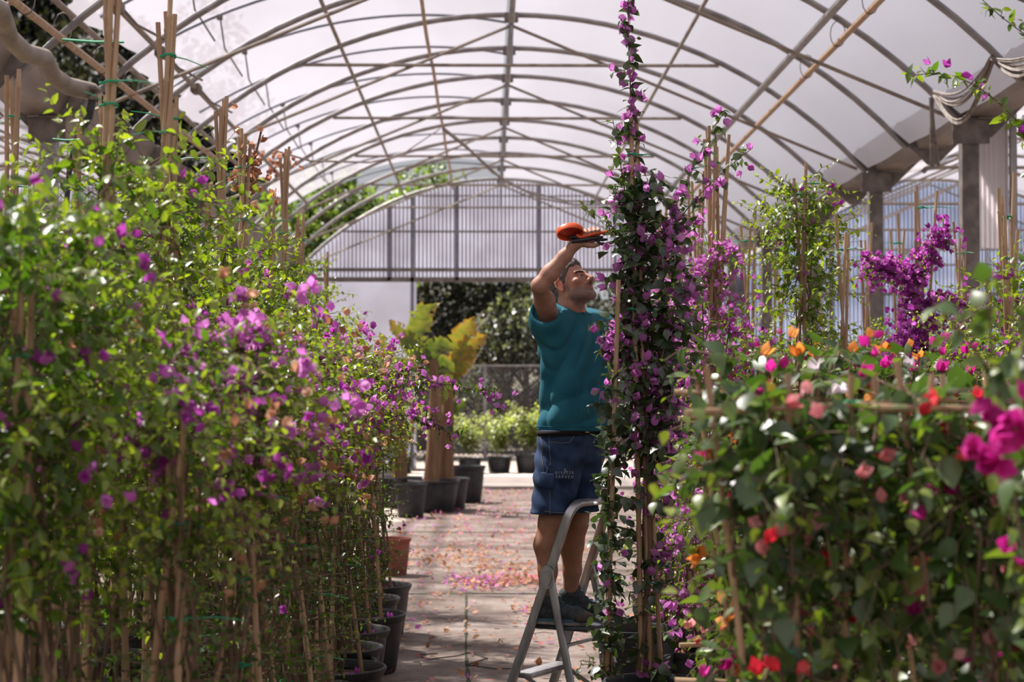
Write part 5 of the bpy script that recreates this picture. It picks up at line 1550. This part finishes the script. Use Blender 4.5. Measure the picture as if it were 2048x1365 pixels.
def weld_body():
    obs = []
    for v, q in ((V, Q), (Vh, Qh), (Vl, Ql), (Vd, Qd)):
        v = smooth_np(v, q, 1)
        me_ = np_mesh('body', v, q.ravel(), np.arange(len(q)) * 4, np.full(len(q), 4))
        o_ = bpy.data.objects.new('body', me_); COL.objects.link(o_); obs.append(o_)
    for o_ in obs[1:]:
        m_ = obs[0].modifiers.new('u', 'BOOLEAN'); m_.operation = 'UNION'; m_.object = o_
        try: m_.solver = 'MANIFOLD'
        except Exception: m_.solver = 'EXACT'
    bpy.context.view_layer.update()
    dg = bpy.context.evaluated_depsgraph_get()
    me_ = bpy.data.meshes.new_from_object(obs[0].evaluated_get(dg))
    n0 = len(V)
    for o_ in obs: bpy.data.objects.remove(o_)
    return me_ if len(me_.vertices) > n0 * .8 else None
body_me = weld_body()
print('BODY', body_me and len(body_me.vertices), len(VV))

M_SKIN, t, N, L, b = new_mat('tanned_skin')
at = N.new('ShaderNodeAttribute'); at.attribute_name = 'skin'
no = N.new('ShaderNodeTexNoise'); no.inputs['Scale'].default_value = 35; no.inputs['Detail'].default_value = 6
co = N.new('ShaderNodeTexCoord'); L.new(co.outputs['Object'], no.inputs['Vector'])
cr = N.new('ShaderNodeValToRGB'); cr.color_ramp.elements[0].position = .3; cr.color_ramp.elements[0].color = (.82, .78, .76, 1); cr.color_ramp.elements[1].position = .7; cr.color_ramp.elements[1].color = (1.08, 1.02, 1, 1)
L.new(no.outputs[0], cr.inputs[0])
mx = N.new('ShaderNodeMix'); mx.data_type = 'RGBA'; mx.blend_type = 'MULTIPLY'; mx.inputs['Factor'].default_value = 1
L.new(at.outputs['Color'], mx.inputs[6]); L.new(cr.outputs[0], mx.inputs[7]); L.new(mx.outputs[2], b.inputs['Base Color'])
b.inputs['Roughness'].default_value = .6; b.inputs['Specular IOR Level'].default_value = .35; b.inputs['Subsurface Weight'].default_value = .10; b.inputs['Subsurface Radius'].default_value = (.012, .005, .003)
bp = N.new('ShaderNodeBump'); bp.inputs['Strength'].default_value = .25; bp.inputs['Distance'].default_value = .003
n2 = N.new('ShaderNodeTexNoise'); n2.inputs['Scale'].default_value = 140; L.new(co.outputs['Object'], n2.inputs['Vector']); L.new(n2.outputs[0], bp.inputs['Height']); L.new(bp.outputs[0], b.inputs['Normal'])
if body_me is not None: body_me.materials.clear()
man = link_mesh('person', body_me, M_SKIN) if body_me is not None else quad_obj('person', VV, QQ, M_SKIN, None, 1)
tag(man, 'man in teal t-shirt and denim shorts on the ladder, reaching up with orange tool', 'person')
me = man.data; nv = len(me.vertices)
co_ = np.empty(nv * 3, dtype=np.float32); me.vertices.foreach_get('co', co_); co_ = co_.reshape(-1, 3)
loc = ((co_ - HC) / HS) @ HM
r_ = np.random.default_rng(1)
base = np.array((.37, .20, .138)); colr = np.tile(base, (nv, 1))
def mixc(mask, c): 
    global colr
    colr = colr * (1 - mask[:, None]) + np.array(c) * mask[:, None]
sm = lambda x, a, b_: np.clip((x - a) / (b_ - a), 0, 1)
hd = (np.abs(loc[:, 0]) < .11) & (np.abs(loc[:, 1]) < .14) & (loc[:, 2] > -.14) & (loc[:, 2] < .14)
x_, y_, z_ = loc[:, 0], loc[:, 1], loc[:, 2]
mixc(hd * .35, (.50, .27, .19))
beard = hd * sm(-z_ + .25 * np.minimum(0, y_ - .05), .028, .045) * sm(y_, .0, .02) * sm(-z_, -.0, .01)
beard = hd * sm(.0 - z_ - .0 - .55 * np.maximum(0, .07 - y_) * 0, .038, .050) * sm(y_, -.002, .012)
cheek_clear = sm(y_, .055, .075) * sm(np.abs(x_), .012, .03) * sm(z_, -.06, -.045)
beard = np.clip(np.maximum(beard, hd * sm(-z_, .0, .02) * sm(y_, -.005, .005) * sm(.03 - y_, 0, .01)) - cheek_clear, 0, 1)
mixc(beard * (.45 + .5 * r_.uniform(size=nv)), (.15, .125, .115))
mus = hd * np.exp(-((z_ + .047) / .006) ** 2) * (np.abs(x_) < .030) * (y_ > .078)
mixc(np.clip(mus, 0, 1) * .75, (.10, .075, .065))
lips = hd * ((np.abs(x_) < .023) & (z_ > -.073) & (z_ < -.053) & (y_ > .089))
mixc(lips * .8, (.42, .16, .13))
ear = hd * (np.abs(x_) > .077) * (np.abs(y_ + .012) < .035) * (np.abs(z_) < .04)
mixc(ear * .5, (.62, .26, .19))
# legs a little darker brown: their shade is put into the skin colour
mixc(((co_[:, 2] < 1.1) * 1.0) * .5, (.33, .16, .09))
ca = me.color_attributes.new('skin', 'FLOAT_COLOR', 'POINT')
ca.data.foreach_set('color', np.concatenate([colr, np.ones((nv, 1))], 1).astype(np.float32).ravel())
# eyes, eyebrows
M_EYE = pmat('eye', (.55, .50, .47), .15)
M_IRIS = pmat('iris', (.03, .018, .012), .1)
for s_ in (-1, 1):
    mb = MB(); c = Hd(s_ * .031, .0750, .0030); n = 14
    for i in range(9):
        for k in range(n):
            a = math.pi * (i + .02) / 8.04; q = .0122 * HS
            v = HM @ np.array((q * math.sin(a) * math.cos(2 * math.pi * k / n), q * math.cos(a), q * math.sin(a) * math.sin(2 * math.pi * k / n)))
            mb.v.append(tuple(c + v))
    for i in range(8):
        for k in range(n):
            a = i * n + k; b2 = i * n + (k + 1) % n; mb.f.append((a, b2, b2 + n, a + n))
    eo = mb.build('eye', M_EYE, man)
    mb = MB(); d = HM @ np.array((.1 * s_ * 0 + .05, 1, .12)); d /= np.linalg.norm(d)
    q0 = c + d * .0108 * HS; mb.tube([q0, q0 + d * .0022], [.0056, .0050], 12); mb.build('iris', M_IRIS, eo)
head_t = BVHTree.FromPolygons([tuple(v) for v in Vd], [tuple(q) for q in Qd])
M_HAIR = pmat('greying_hair', (.045, .034, .028), .6, 0, (.13, .115, .105), 60, .4, 150)
mb = MB(); rr = random.Random(2)
for s_ in (-1, 1):
    for k in range(170):
        t_ = rr.random(); x = s_ * (.011 + .038 * t_); z = .0195 + .006 * math.sin(t_ * 2.6) + rr.uniform(-.0036, .0036)
        h_ = head_t.ray_cast(Vector(Hd(x, .15, z)), Vector(-hf))
        if h_[0] is None: continue
        a = np.array(h_[0]); b2 = a + hr * (s_ * .006) + hf * .0012 + hu * rr.uniform(-.001, .002); mb.tube([a, b2], [.0012, .0005], 3)
mb.build('eyebrows', M_HAIR, man)
# hair: shell over the skull with a hairline
fr_ = Field(HC - .15, HC + .15, .0032)
fr_.ell(Hd(0, -.020, .042), np.array((.0785, .1015, .0865)) * HS, HM, 0)
fr_.ell(Hd(0, .0, .078), np.array((.062, .080, .060)) * HS, HM, .02)
fr_.ell(Hd(0, -.070, -.02), np.array((.062, .048, .055)) * HS, HM, .02)
sl, G = fr_.win(fr_.lo, fr_.lo + fr_.h * fr_.n, 0)
ql = ((G - HC) / HS) @ HM
zl = np.interp(ql[..., 1], [-.13, -.06, -.03, -.008, .012, .03, .05, .070, .085], [-.085, -.075, -.045, .030, .012, .036, .054, .068, .095])
zl = zl - .0 + .004 * np.sin(ql[..., 0] * 160) 
side = np.abs(ql[..., 0])
zl = zl - np.where((ql[..., 1] > -.008) & (ql[..., 1] < .02), .035 * np.clip((side - .06) / .01, 0, 1), 0)   # sideburn
zl = np.where(ql[..., 1] > .05, zl + .25 * np.maximum(0, side - .02), zl)
fr_.F[sl] = np.maximum(fr_.F[sl], (zl - ql[..., 2]) * .8)
ns = .0012 * (np.sin(ql[..., 0] * 330 + 3 * np.sin(ql[..., 2] * 90)) + np.sin(ql[..., 1] * 280 + 2 * np.sin(ql[..., 0] * 120)))
fr_.F[sl] += ns
Vr, Qr = fr_.mesh()
hair = quad_obj('hair', Vr, Qr, M_HAIR, man, 1)
# loose strands
bm_t = BVHTree.FromPolygons([tuple(v) for v in Vr], [tuple(q) for q in Qr])
mb = MB()
for k in range(2600):
    i = rr.randrange(len(Vr)); v = Vr[i]; l = (v - HC) / HS @ HM
    nrm = (v - Hd(0, -.02, .03)); nrm /= np.linalg.norm(nrm)
    top = max(0, l[2]) * 10
    d = nrm * (.35 + .5 * min(1, top)) + hf * (.35 if l[2] > .06 else -.2) - hu * (.1 if l[2] > .06 else .6) + np.array([rr.uniform(-.5, .5) for _ in range(3)])
    d /= np.linalg.norm(d); L_ = rr.uniform(.004, .008) + .005 * min(1, top)
    q = v + d * L_; mb.add([v - nrm * .001, v + np.cross(d, nrm) * .0011, q], [(0, 1, 2)])
mb.build('hair_strands', M_HAIR, hair)
# ------------------------------------------------------------------ clothes
def fabric(name, c1, c2, scale, weave=0.0, rough=.85):
    m = pmat(name, c1, rough, 0, c2, scale, .10, 320, .2); return m
M_SHIRT = fabric('teal_jersey', (.014, .108, .150), (.024, .145, .190), 9)
M_DENIM = fabric('blue_denim', (.012, .026, .065), (.035, .065, .135), 14)
M_SEAM = pmat('pale_stitching', (.26, .22, .17), .8)
ft_ = Field((.05, 8.05, 1.36), (.80, 8.95, 2.06), .0062)
sl, G = ft_.win(ft_.lo, ft_.lo + ft_.h * ft_.n, 0)
q = G - np.array((C0.x, C0.y, 0)); u = q @ np.array(FV); v_ = q @ np.array(SV); z_ = G[..., 2]
zk = [1.38, 1.42, 1.52, 1.64, 1.76, 1.86, 1.93, 1.975, 2.01]
A = np.interp(z_, zk, [.206, .202, .192, .192, .198, .195, .172, .118, .080])
Bf = np.interp(z_, zk, [.152, .148, .140, .138, .134, .118, .106, .090, .076])
cf = np.interp(z_, zk, [.005, .008, .015, .012, .004, -.004, -.010, -.015, -.015])
ang = np.arctan2(v_, u - cf)
rr_ = np.sqrt(((u - cf) / Bf) ** 2 + (v_ / A) ** 2)
d = (rr_ - 1) * np.minimum(A, Bf)
# folds: soft drags running from the raised shoulder down, and cross folds above the hem
rid = lambda x: 1 - 2 * np.abs(np.sin(x / 2)) ** .8
fo = .011 * rid(ang * 7 + z_ * 9 + 1.5 * np.sin(z_ * 11)) * np.interp(z_, [1.4, 1.6, 1.85, 1.95], [.6, 1, .9, .2])
fo += .007 * rid(z_ * 46 + ang * 3.0) * np.interp(z_, [1.4, 1.46, 1.55, 1.7], [.3, 1, .7, 0])
fo += .009 * rid((z_ * .8 + v_ * 1.3) * 55 + 2 * np.sin(u * 20)) * np.interp(v_, [.02, .1, .2], [0, 1, 1]) * np.interp(z_, [1.65, 1.8, 1.95], [0, 1, .4])
ft_.F[sl] = (d + fo) * .9
ft_.chain([B(-.01, .04, 1.93), shR + np.array((.0, .01, -.015)), shR * .72 + elR * .28], [.068, .082, .076], .05)
ft_.chain([B(-.01, .12, 1.80), shR * .9 + elR * .1 - np.array((0, 0, .05))], [.07, .065], .05)
ft_.chain([B(-.01, -.04, 1.93), shL + np.array((.0, .0, .0)), shL * .60 + elL * .40], [.068, .078, .072], .04)
nr = shR - elR; nr = nr / np.linalg.norm(nr)
ft_.cut((0, 0, 1.405), (0, 0, -1), .006)
# open the neck and the sleeve ends
pcut = shR * .74 + elR * .26
w_ = ft_.win(pcut - .13, pcut + .13, 0); sl2, G2 = w_
sd1 = (G2 - pcut) @ (-nr); near = np.linalg.norm(G2 - pcut, axis=-1)
ft_.F[sl2] = np.where(near < .125, np.maximum(ft_.F[sl2], sd1), ft_.F[sl2])
fb_in = np.maximum(np.linalg.norm((G2 - pcut) - ((G2 - pcut) @ nr)[..., None] * nr, axis=-1) - .066, -(sd1 + .05))
ft_.F[sl2] = np.maximum(ft_.F[sl2], -np.where((sd1 > -.045) & (near < .12), np.maximum(np.linalg.norm((G2 - pcut) - ((G2 - pcut) @ nr)[..., None] * nr, axis=-1) - .068, -.045 - sd1), 1))
NKN = np.array(FV) * .38 + np.array((0, 0, 1)); NKN /= np.linalg.norm(NKN); NKC = B(.0, 0, 1.996)
ft_.cut(NKC, NKN, .006)
Vt, Qt = ft_.mesh()
shirt = quad_obj('t_shirt', Vt, Qt, M_SHIRT, man, 2)
shirt_t = BVHTree.FromPolygons([tuple(v) for v in Vt], [tuple(q) for q in Qt])
# collar rib and hem stitching
def ring_on(bvh, ctr, pts_dir, off, lim=9.0):
    out = []
    for dvec in pts_dir:
        dvec = Vector(dvec).normalized(); h_ = bvh.ray_cast(Vector(ctr) + dvec * .6, -dvec)
        if h_[0] is not None:
            e_ = h_[0] + h_[1] * off - Vector(ctr)
            if e_.length <= lim: out.append(Vector(ctr) + e_)
    return out
mb = MB()
_u = Vector(np.cross(NKN, np.array(SV))).normalized()
pts = ring_on(shirt_t, NKC - NKN * .007, [_u * math.cos(a) + SV * math.sin(a) for a in [-1.9 + k * .1 for k in range(39)]], -.002, .104)
mb.tube(pts, .0062, 8, False, 1.3); mb.build('collar', M_SHIRT, shirt)
ringd = [FV * math.cos(a) + SV * math.sin(a) for a in [k * math.pi / 24 for k in range(49)]]
mb = MB()
rg_ = ring_on(shirt_t, (C0.x, C0.y, 1.428), ringd, .0005)
mb.tube(rg_, .0022, 5, False); mb.build('hem_stitching', M_SHIRT, shirt)

fs_ = Field((.05, 8.1, .96), (.80, 8.95, 1.50), .006)
fs_.ell(B(-.005, 0, 1.33), (.190, .136, .14), np.stack([np.array(SV), np.array(FV), np.array((0, 0, 1))], 1), .0)
for hp, kn in ((hipR, kneeR), (hipL, kneeL)):
    e = kn - hp; e = e / np.linalg.norm(e)
    fs_.chain([hp + np.array((0, 0, .02)), hp * .5 + kn * .5, kn + e * .0], [.116, .104, .096], .02)
sl, G = fs_.win(fs_.lo, fs_.lo + fs_.h * fs_.n, 0)
z_ = G[..., 2]; q = G - np.array((C0.x, C0.y, 0)); u = q @ np.array(FV); v_ = q @ np.array(SV)
fs_.F[sl] += (.0055 * np.sin(z_ * 70 + u * 30) * np.interp(z_, [1.0, 1.1, 1.3], [1, .5, .8]) + .003 * np.sin(z_ * 33 + v_ * 40)).astype(np.float32)
fs_.cut((0, 0, 1.022), (0, 0, -1), .004); fs_.cut((0, 0, 1.412), (0, 0, 1), .004)
for kn, hp in ((kneeR, hipR), (kneeL, hipL)):
    c_ = kn + (hp - kn) * .02; w_ = fs_.win(c_ - .1, c_ + .1, 0); sl2, G2 = w_
    tz = (G2[..., 2] - kn[2]) / (hp[2] - kn[2]); ax = kn[None, None, None, :] + tz[..., None] * (hp - kn)
    rad_ = np.linalg.norm((G2 - ax)[..., :2], axis=-1) - .078
    fs_.F[sl2] = np.maximum(fs_.F[sl2], -np.maximum(rad_, G2[..., 2] - 1.06))
Vs, Qs = fs_.mesh()
shorts = quad_obj('shorts', Vs, Qs, M_DENIM, man, 2)
sh_t = BVHTree.FromPolygons([tuple(v) for v in Vs], [tuple(q) for q in Qs])
CAMP = Vector((0, 0, CAMH))
def proj(bvh, px, py, off=.0015):
    d_ = (P(px, py, 8.0) - CAMP).normalized(); h_ = bvh.ray_cast(CAMP, d_)
    if h_[0] is None: return None
    nn = h_[1] if h_[1].dot(d_) < 0 else -h_[1]
    return h_[0] + nn * off
def stroke(mb, bvh, pts, r, step=1.5, off=.0012):
    out = []
    for i in range(len(pts) - 1):
        a, b_ = pts[i], pts[i + 1]; n = max(1, int(math.hypot(b_[0] - a[0], b_[1] - a[1]) / step))
        for k in range(n + (i == len(pts) - 2)):
            q = proj(bvh, a[0] + (b_[0] - a[0]) * k / n, a[1] + (b_[1] - a[1]) * k / n, off)
            if q is not None: out.append(q)
    if len(out) > 1: mb.tube(out, r, 4)
# seams, pockets of the shorts
mb = MB()
stroke(mb, sh_t, [(1098, 868), (1098, 884), (1125, 887), (1140, 884), (1148, 872), (1148, 866)], .0012)
stroke(mb, sh_t, [(1079, 866), (1085, 892), (1084, 920), (1090, 955), (1100, 985), (1100, 1030)], .0011)
stroke(mb, sh_t, [(1098, 884), (1101, 920), (1100, 950)], .0010)
stroke(mb, sh_t, [(1090, 1023), (1110, 1026), (1140, 1027)], .0011)
mb.build('stitching', M_SEAM, shorts)
mb = MB(); M3 = Matrix((FV, SV, Vector((0, 0, 1)))).transposed()
qv = proj(sh_t, 1094, 962, .004)
mb.box(qv, (.075, .018, .07), Matrix.Rotation(.12, 3, 'Y') @ M3, bev=.006); mb.build('side_pocket', M_DENIM, shorts)
mb = MB(); qv = proj(sh_t, 1095, 925, .01); mb.tube([qv, qv + Vector((.012, -.01, -.02)), qv + Vector((.004, -.01, -.05)), qv + Vector((-.012, -.004, -.07))], .006, 6); mb.build('tool_loop', M_DENIM, shorts)
M_BELT = pmat('dark_belt', (.012, .010, .009), .85, spec=.2)
bp_ = ring_on(sh_t, (C0.x, C0.y, 1.398), ringd, .002)
mb = MB(); n = len(bp_)
for q in bp_: mb.v += [tuple(q + Vector((0, 0, .012))), tuple(q - Vector((0, 0, .012)))]
for i in range(n - 1): a = i * 2; mb.f.append((a, a + 1, a + 3, a + 2))
be = mb.build('belt', M_BELT, man)
sm_ = be.modifiers.new('thickness', 'SOLIDIFY'); sm_.thickness = .004
M_BRASS = pmat('buckle_brass', (.30, .24, .13), .35, .9)
mb = MB()
qv = proj(sh_t, 1170, 862, .012) or Vector(B(.13, .02, 1.405))
mb.box(qv, (.008, .042, .034), Matrix((FV, SV, Vector((0, 0, 1)))).transposed(), bev=.003); mb.build('buckle', M_BRASS, be)
# lettering
M_PRINT = pmat('pale_print', (.62, .62, .60), .7)
GL = {'e': [[(0, .5), (.8, .5), (.8, .8), (.4, 1), (0, .7), (0, .3), (.4, 0), (.8, .1)]], 'I': [[(.4, 0), (.4, .9)]], 'V': [[(0, .9), (.4, 0), (.8, .9)]],
      'S': [[(.8, .8), (.4, 1), (.05, .75), (.75, .3), (.4, 0), (0, .15)]], 'A': [[(0, 0), (.4, 1), (.8, 0)], [(.15, .35), (.65, .35)]],
      'G': [[(.8, .85), (.4, 1), (0, .6), (.1, .15), (.5, 0), (.8, .2), (.8, .5), (.5, .5)]], 'R': [[(0, 0), (0, 1), (.6, .95), (.65, .6), (0, .5), (.75, 0)]],
      'D': [[(0, 0), (0, 1), (.5, .9), (.8, .5), (.5, .08), (0, 0)]], 'E': [[(.75, 0), (0, 0), (0, 1), (.75, 1)], [(0, .5), (.6, .5)]], 'N': [[(0, 0), (0, 1), (.75, 0), (.75, 1)]]}
def text(bvh, s, x, y, w_, h_, adv, r, slope_=0.0, name='print', parent=None):
    mb = MB()
    for i, ch in enumerate(s):
        for st in GL.get(ch, []):
            stroke(mb, bvh, [(x + i * adv + a * w_, y - b_ * h_ + slope_ * (i * adv)) for a, b_ in st], r, .8, .0008)
    return mb, parent
def circ(mb, bvh, cx, cy_, rr1, r): stroke(mb, bvh, [(cx + rr1 * math.cos(a), cy_ + rr1 * math.sin(a)) for a in [k * .7 for k in range(10)]], r, 1, .0008)
mb, _ = text(sh_t, 'eIVISSA', 1111, 949, 3.8, 5.6, 5.4, .0006, -.02)
mb2, _ = text(sh_t, 'GARDEN', 1111, 956.5, 4.2, 5.2, 6.4, .0006, .02); mb.add(mb2.v, mb2.f)
circ(mb, sh_t, 1130, 940, 1.9, .0006); stroke(mb, sh_t, [(1130, 942), (1130, 946), (1126.5, 949.5)], .0006); stroke(mb, sh_t, [(1130, 945), (1134, 943)], .0006)
mb.build('printed_lettering', M_PRINT, shorts)
mb, _ = text(shirt_t, 'eVIS', 1181, 660, 3.6, 4.6, 5.4, .0007, -.1)
circ(mb, shirt_t, 1187.5, 648, 2.0, .0008); stroke(mb, shirt_t, [(1188, 650.5), (1188.5, 655)], .0007)
for i in range(4): stroke(mb, shirt_t, [(1182 + i * 5, 664.5 - i * .5), (1185 + i * 5, 664 - i * .5)], .0006)
mb.build('printed_lettering', M_PRINT, shirt)
# shoes
M_SHOE = pmat('dark_trainer', (.016, .022, .026), .8, 0, (.05, .06, .065), 45, .5, 120)
M_TOE = pmat('scuffed_toe', (.06, .045, .04), .85, 0, (.10, .08, .07), 40, .3)
M_SOLE = pmat('worn_sole', (.16, .15, .14), .8, 0, (.26, .25, .23), 30)
M_BLUES = pmat('blue_midsole', (.03, .09, .13), .6, 0, (.06, .12, .16), 30)
for an, ctr, dirv in ((ankR, None, Vector((.93, -.36, 0)).normalized()), (ankL, None, Vector((.96, -.28, 0)).normalized())):
    dv = np.array(dirv); sv = np.array((dirv.y, -dirv.x, 0)); a0 = np.array((an[0], an[1], 0)) + dv * .01
    S_ = lambda f, s, z: a0 + dv * f + sv * s + np.array((0, 0, ZS + z))
    f = Field(S_(-.1, 0, 0) * 0 + np.minimum(S_(-.12, -.1, -.01), S_(.26, .1, .16)) - .07, np.maximum(S_(-.12, -.1, -.01), S_(.26, .1, .16)) + .07, .0042)
    M_ = np.stack([dv, sv, np.array((0, 0, 1))], 1)
    f.chain([S_(-.045, 0, .05), S_(.06, 0, .052), S_(.14, 0, .042), S_(.19, 0, .034)], [.036, .038, .036, .028], .02)
    f.chain([S_(-.04, .0, .06), S_(-.025, 0, .105)], [.036, .040], .02); f.cap(S_(.03, 0, .09), S_(-.01, 0, .11), .038, .040, .02)
    f.cap(S_(.02, 0, .12), S_(.028, 0, .145), .018, .014, .01)
    f.cap(S_(.16, -.018, .034), S_(.16, .018, .034), .03, .03, .015)
    f.cut(S_(0, 0, .018), (0, 0, -1), .003)
    f.cap(S_(-.012, 0, .16), S_(-.012, 0, .11), .034, .030, .004, True)
    v, q = f.mesh(); so = quad_obj('shoe', v, q, M_SHOE, man, 1)
    bt = BVHTree.FromPolygons([tuple(x) for x in v], [tuple(x) for x in q])
    # sole and coloured midsole
    for (z0_, z1_, mat, nm, g, lab) in ((.0, .014, M_SOLE, 'sole', 1.0, None), (.013, .028, M_BLUES, 'midsole', .985, 'blue midsole')):
        mb = MB(); out = []
        for k in range(36):
            t_ = k / 36 * 2 * math.pi; ff = .055 + .148 * math.cos(t_); w_ = (.044 if ff > .03 else .036) * (1 if ff < .15 else 1 - .25 * (ff - .15) / .06)
            ss = math.copysign(abs(math.sin(t_)) ** .6, math.sin(t_)) * w_
            if ff > .17: ss *= .9
            out.append((ff * g + .055 * (1 - g), ss * g))
        vs = [S_(a, b_, z0_) for a, b_ in out] + [S_(a * 1.0, b_ * .98, z1_) for a, b_ in out]
        mb.add(vs, [(k, (k + 1) % 36, (k + 1) % 36 + 36, k + 36) for k in range(36)] + [tuple(range(35, -1, -1)), tuple(range(36, 72))])
        mb.build(nm, mat, so, True, lab)
    # toe rand
    f2 = Field(np.minimum(S_(.08, -.08, -.01), S_(.24, .08, .08)) - .05, np.maximum(S_(.08, -.08, -.01), S_(.24, .08, .08)) + .05, .0045)
    f2.chain([S_(.15, 0, .040), S_(.19, 0, .033)], [.0375, .030], .01); f2.cap(S_(.16, -.018, .034), S_(.16, .018, .034), .0315, .0315, .012)
    f2.cut(S_(0, 0, .020), (0, 0, -1), .002); f2.cut(S_(.135, 0, .0), tuple(-dv + np.array((0, 0, .35))), .003)
    v2, q2 = f2.mesh(); quad_obj('toe_cap', v2, q2, M_TOE, so, 1)
    mb = MB()
    for k in range(5):
        ff = .045 + k * .022; zz = .30
        pts = []
        for j in range(7):
            ss = -.026 + .052 * j / 6
            h_ = bt.ray_cast(Vector(S_(ff + (.008 if j % 2 else 0), ss, .2)), Vector((0, 0, -1)))
            if h_[0] is not None: pts.append(h_[0] + h_[1] * .002)
        if len(pts) > 2: mb.tube(pts, .0028, 5)
    q0 = Vector(S_(.045, 0, .11)); 
    for s_ in (-1, 1): mb.tube([q0, q0 + Vector(sv) * s_ * .025 + Vector((0, 0, .012)), q0 + Vector(sv) * s_ * .035 - Vector((0, 0, .01)), q0 + Vector(sv) * s_ * .01], .0024, 5)
    mb.build('lace', M_BLUES, so, True, 'blue-grey laces')
# ------------------------------------------------------------------ tying tool
M_ORA = pmat('orange_plastic', (.72, .10, .018), .35, 0, (.62, .075, .015), 10)
M_BLK = pmat('black_plastic', (.012, .012, .014), .3)
M_RED = pmat('tape_reel_inside', (.42, .035, .02), .5)
TD = 8.075
tl = thing('tying_tool', P(1160, 475, TD), 'orange and black plant tying tool in the raised hand of the man', 'tool')
to = tl.location.copy()
def T(px, py, d=TD): return P(px, py, d) - to
# reel housing: open drum seen from below
mb = MB(); n = 32
c = T(1140, 464); ax = Vector((.10, -.55, -.83)).normalized(); a1 = Vector((1, .05, .08)); a1 = (a1 - ax * a1.dot(ax)).normalized(); a2 = ax.cross(a1)
def ringv(ra, rb, off): return [c + a1 * (ra * math.cos(2 * math.pi * k / n)) + a2 * (rb * math.sin(2 * math.pi * k / n)) + ax * off for k in range(n)]
RA, RB = .062, .050
rings = [ringv(RA * .6, RB * .6, -.016), ringv(RA * .94, RB * .94, -.015), ringv(RA, RB, -.010), ringv(RA, RB, .012), ringv(RA * .985, RB * .985, .014), ringv(RA * .90, RB * .90, .014), ringv(RA * .88, RB * .88, .010), ringv(RA * .86, RB * .86, -.008)]
vs = [v for r1 in rings for v in r1]
mb.add(vs, [(i * n + k, i * n + (k + 1) % n, (i + 1) * n + (k + 1) % n, (i + 1) * n + k) for i in range(len(rings) - 1) for k in range(n)] + [tuple(range(n - 1, -1, -1))])
ree = mb.build('reel_housing', M_ORA, tl)
mb = MB(); vs = ringv(RA * .86, RB * .86, -.004) + ringv(RA * .2, RB * .2, -.002)
mb.add(vs, [(k, (k + 1) % n, (k + 1) % n + n, k + n) for k in range(n)] + [tuple(range(n, 2 * n))]); mb.build('tape_reel', M_RED, ree, True, 'red inside of the reel')
mb = MB()
mb.tube([T(1153, 470), T(1160, 475), T(1172, 472.5), T(1190, 467.5), T(1205, 465.5), T(1222, 464.5), T(1238, 466)], [.010, .013, .0115, .011, .0105, .009, .006], 18, flat=.75)
mb.tube([T(1203, 464, TD + .01), T(1208, 466.5, TD + .01), T(1210, 470, TD + .005)], [.008, .009, .006], 8)
mb.build('handle', M_ORA, tl)
mb = MB()
mb.tube([T(1143, 483), T(1158, 481.5), T(1178, 478.5), T(1196, 476), T(1206, 474)], [.013, .0145, .013, .010, .006], 18, flat=.8)
mb.tube([T(1194, 482), T(1200, 487.5), T(1212, 489), T(1224, 485), T(1233, 478.5), T(1240, 474)], [.006, .007, .008, .0075, .006, .004], 14)
mb.tube([T(1190, 479), T(1205, 480), T(1215, 479)], [.008, .007, .005], 8)
mb.build('lower_jaw', M_BLK, tl, True, 'black lower jaw')
mb = MB(); mb.tube([T(1134, 476), T(1150, 474), T(1160, 477)], [.007, .009, .007], 8); mb.build('hinge', M_BLK, tl)
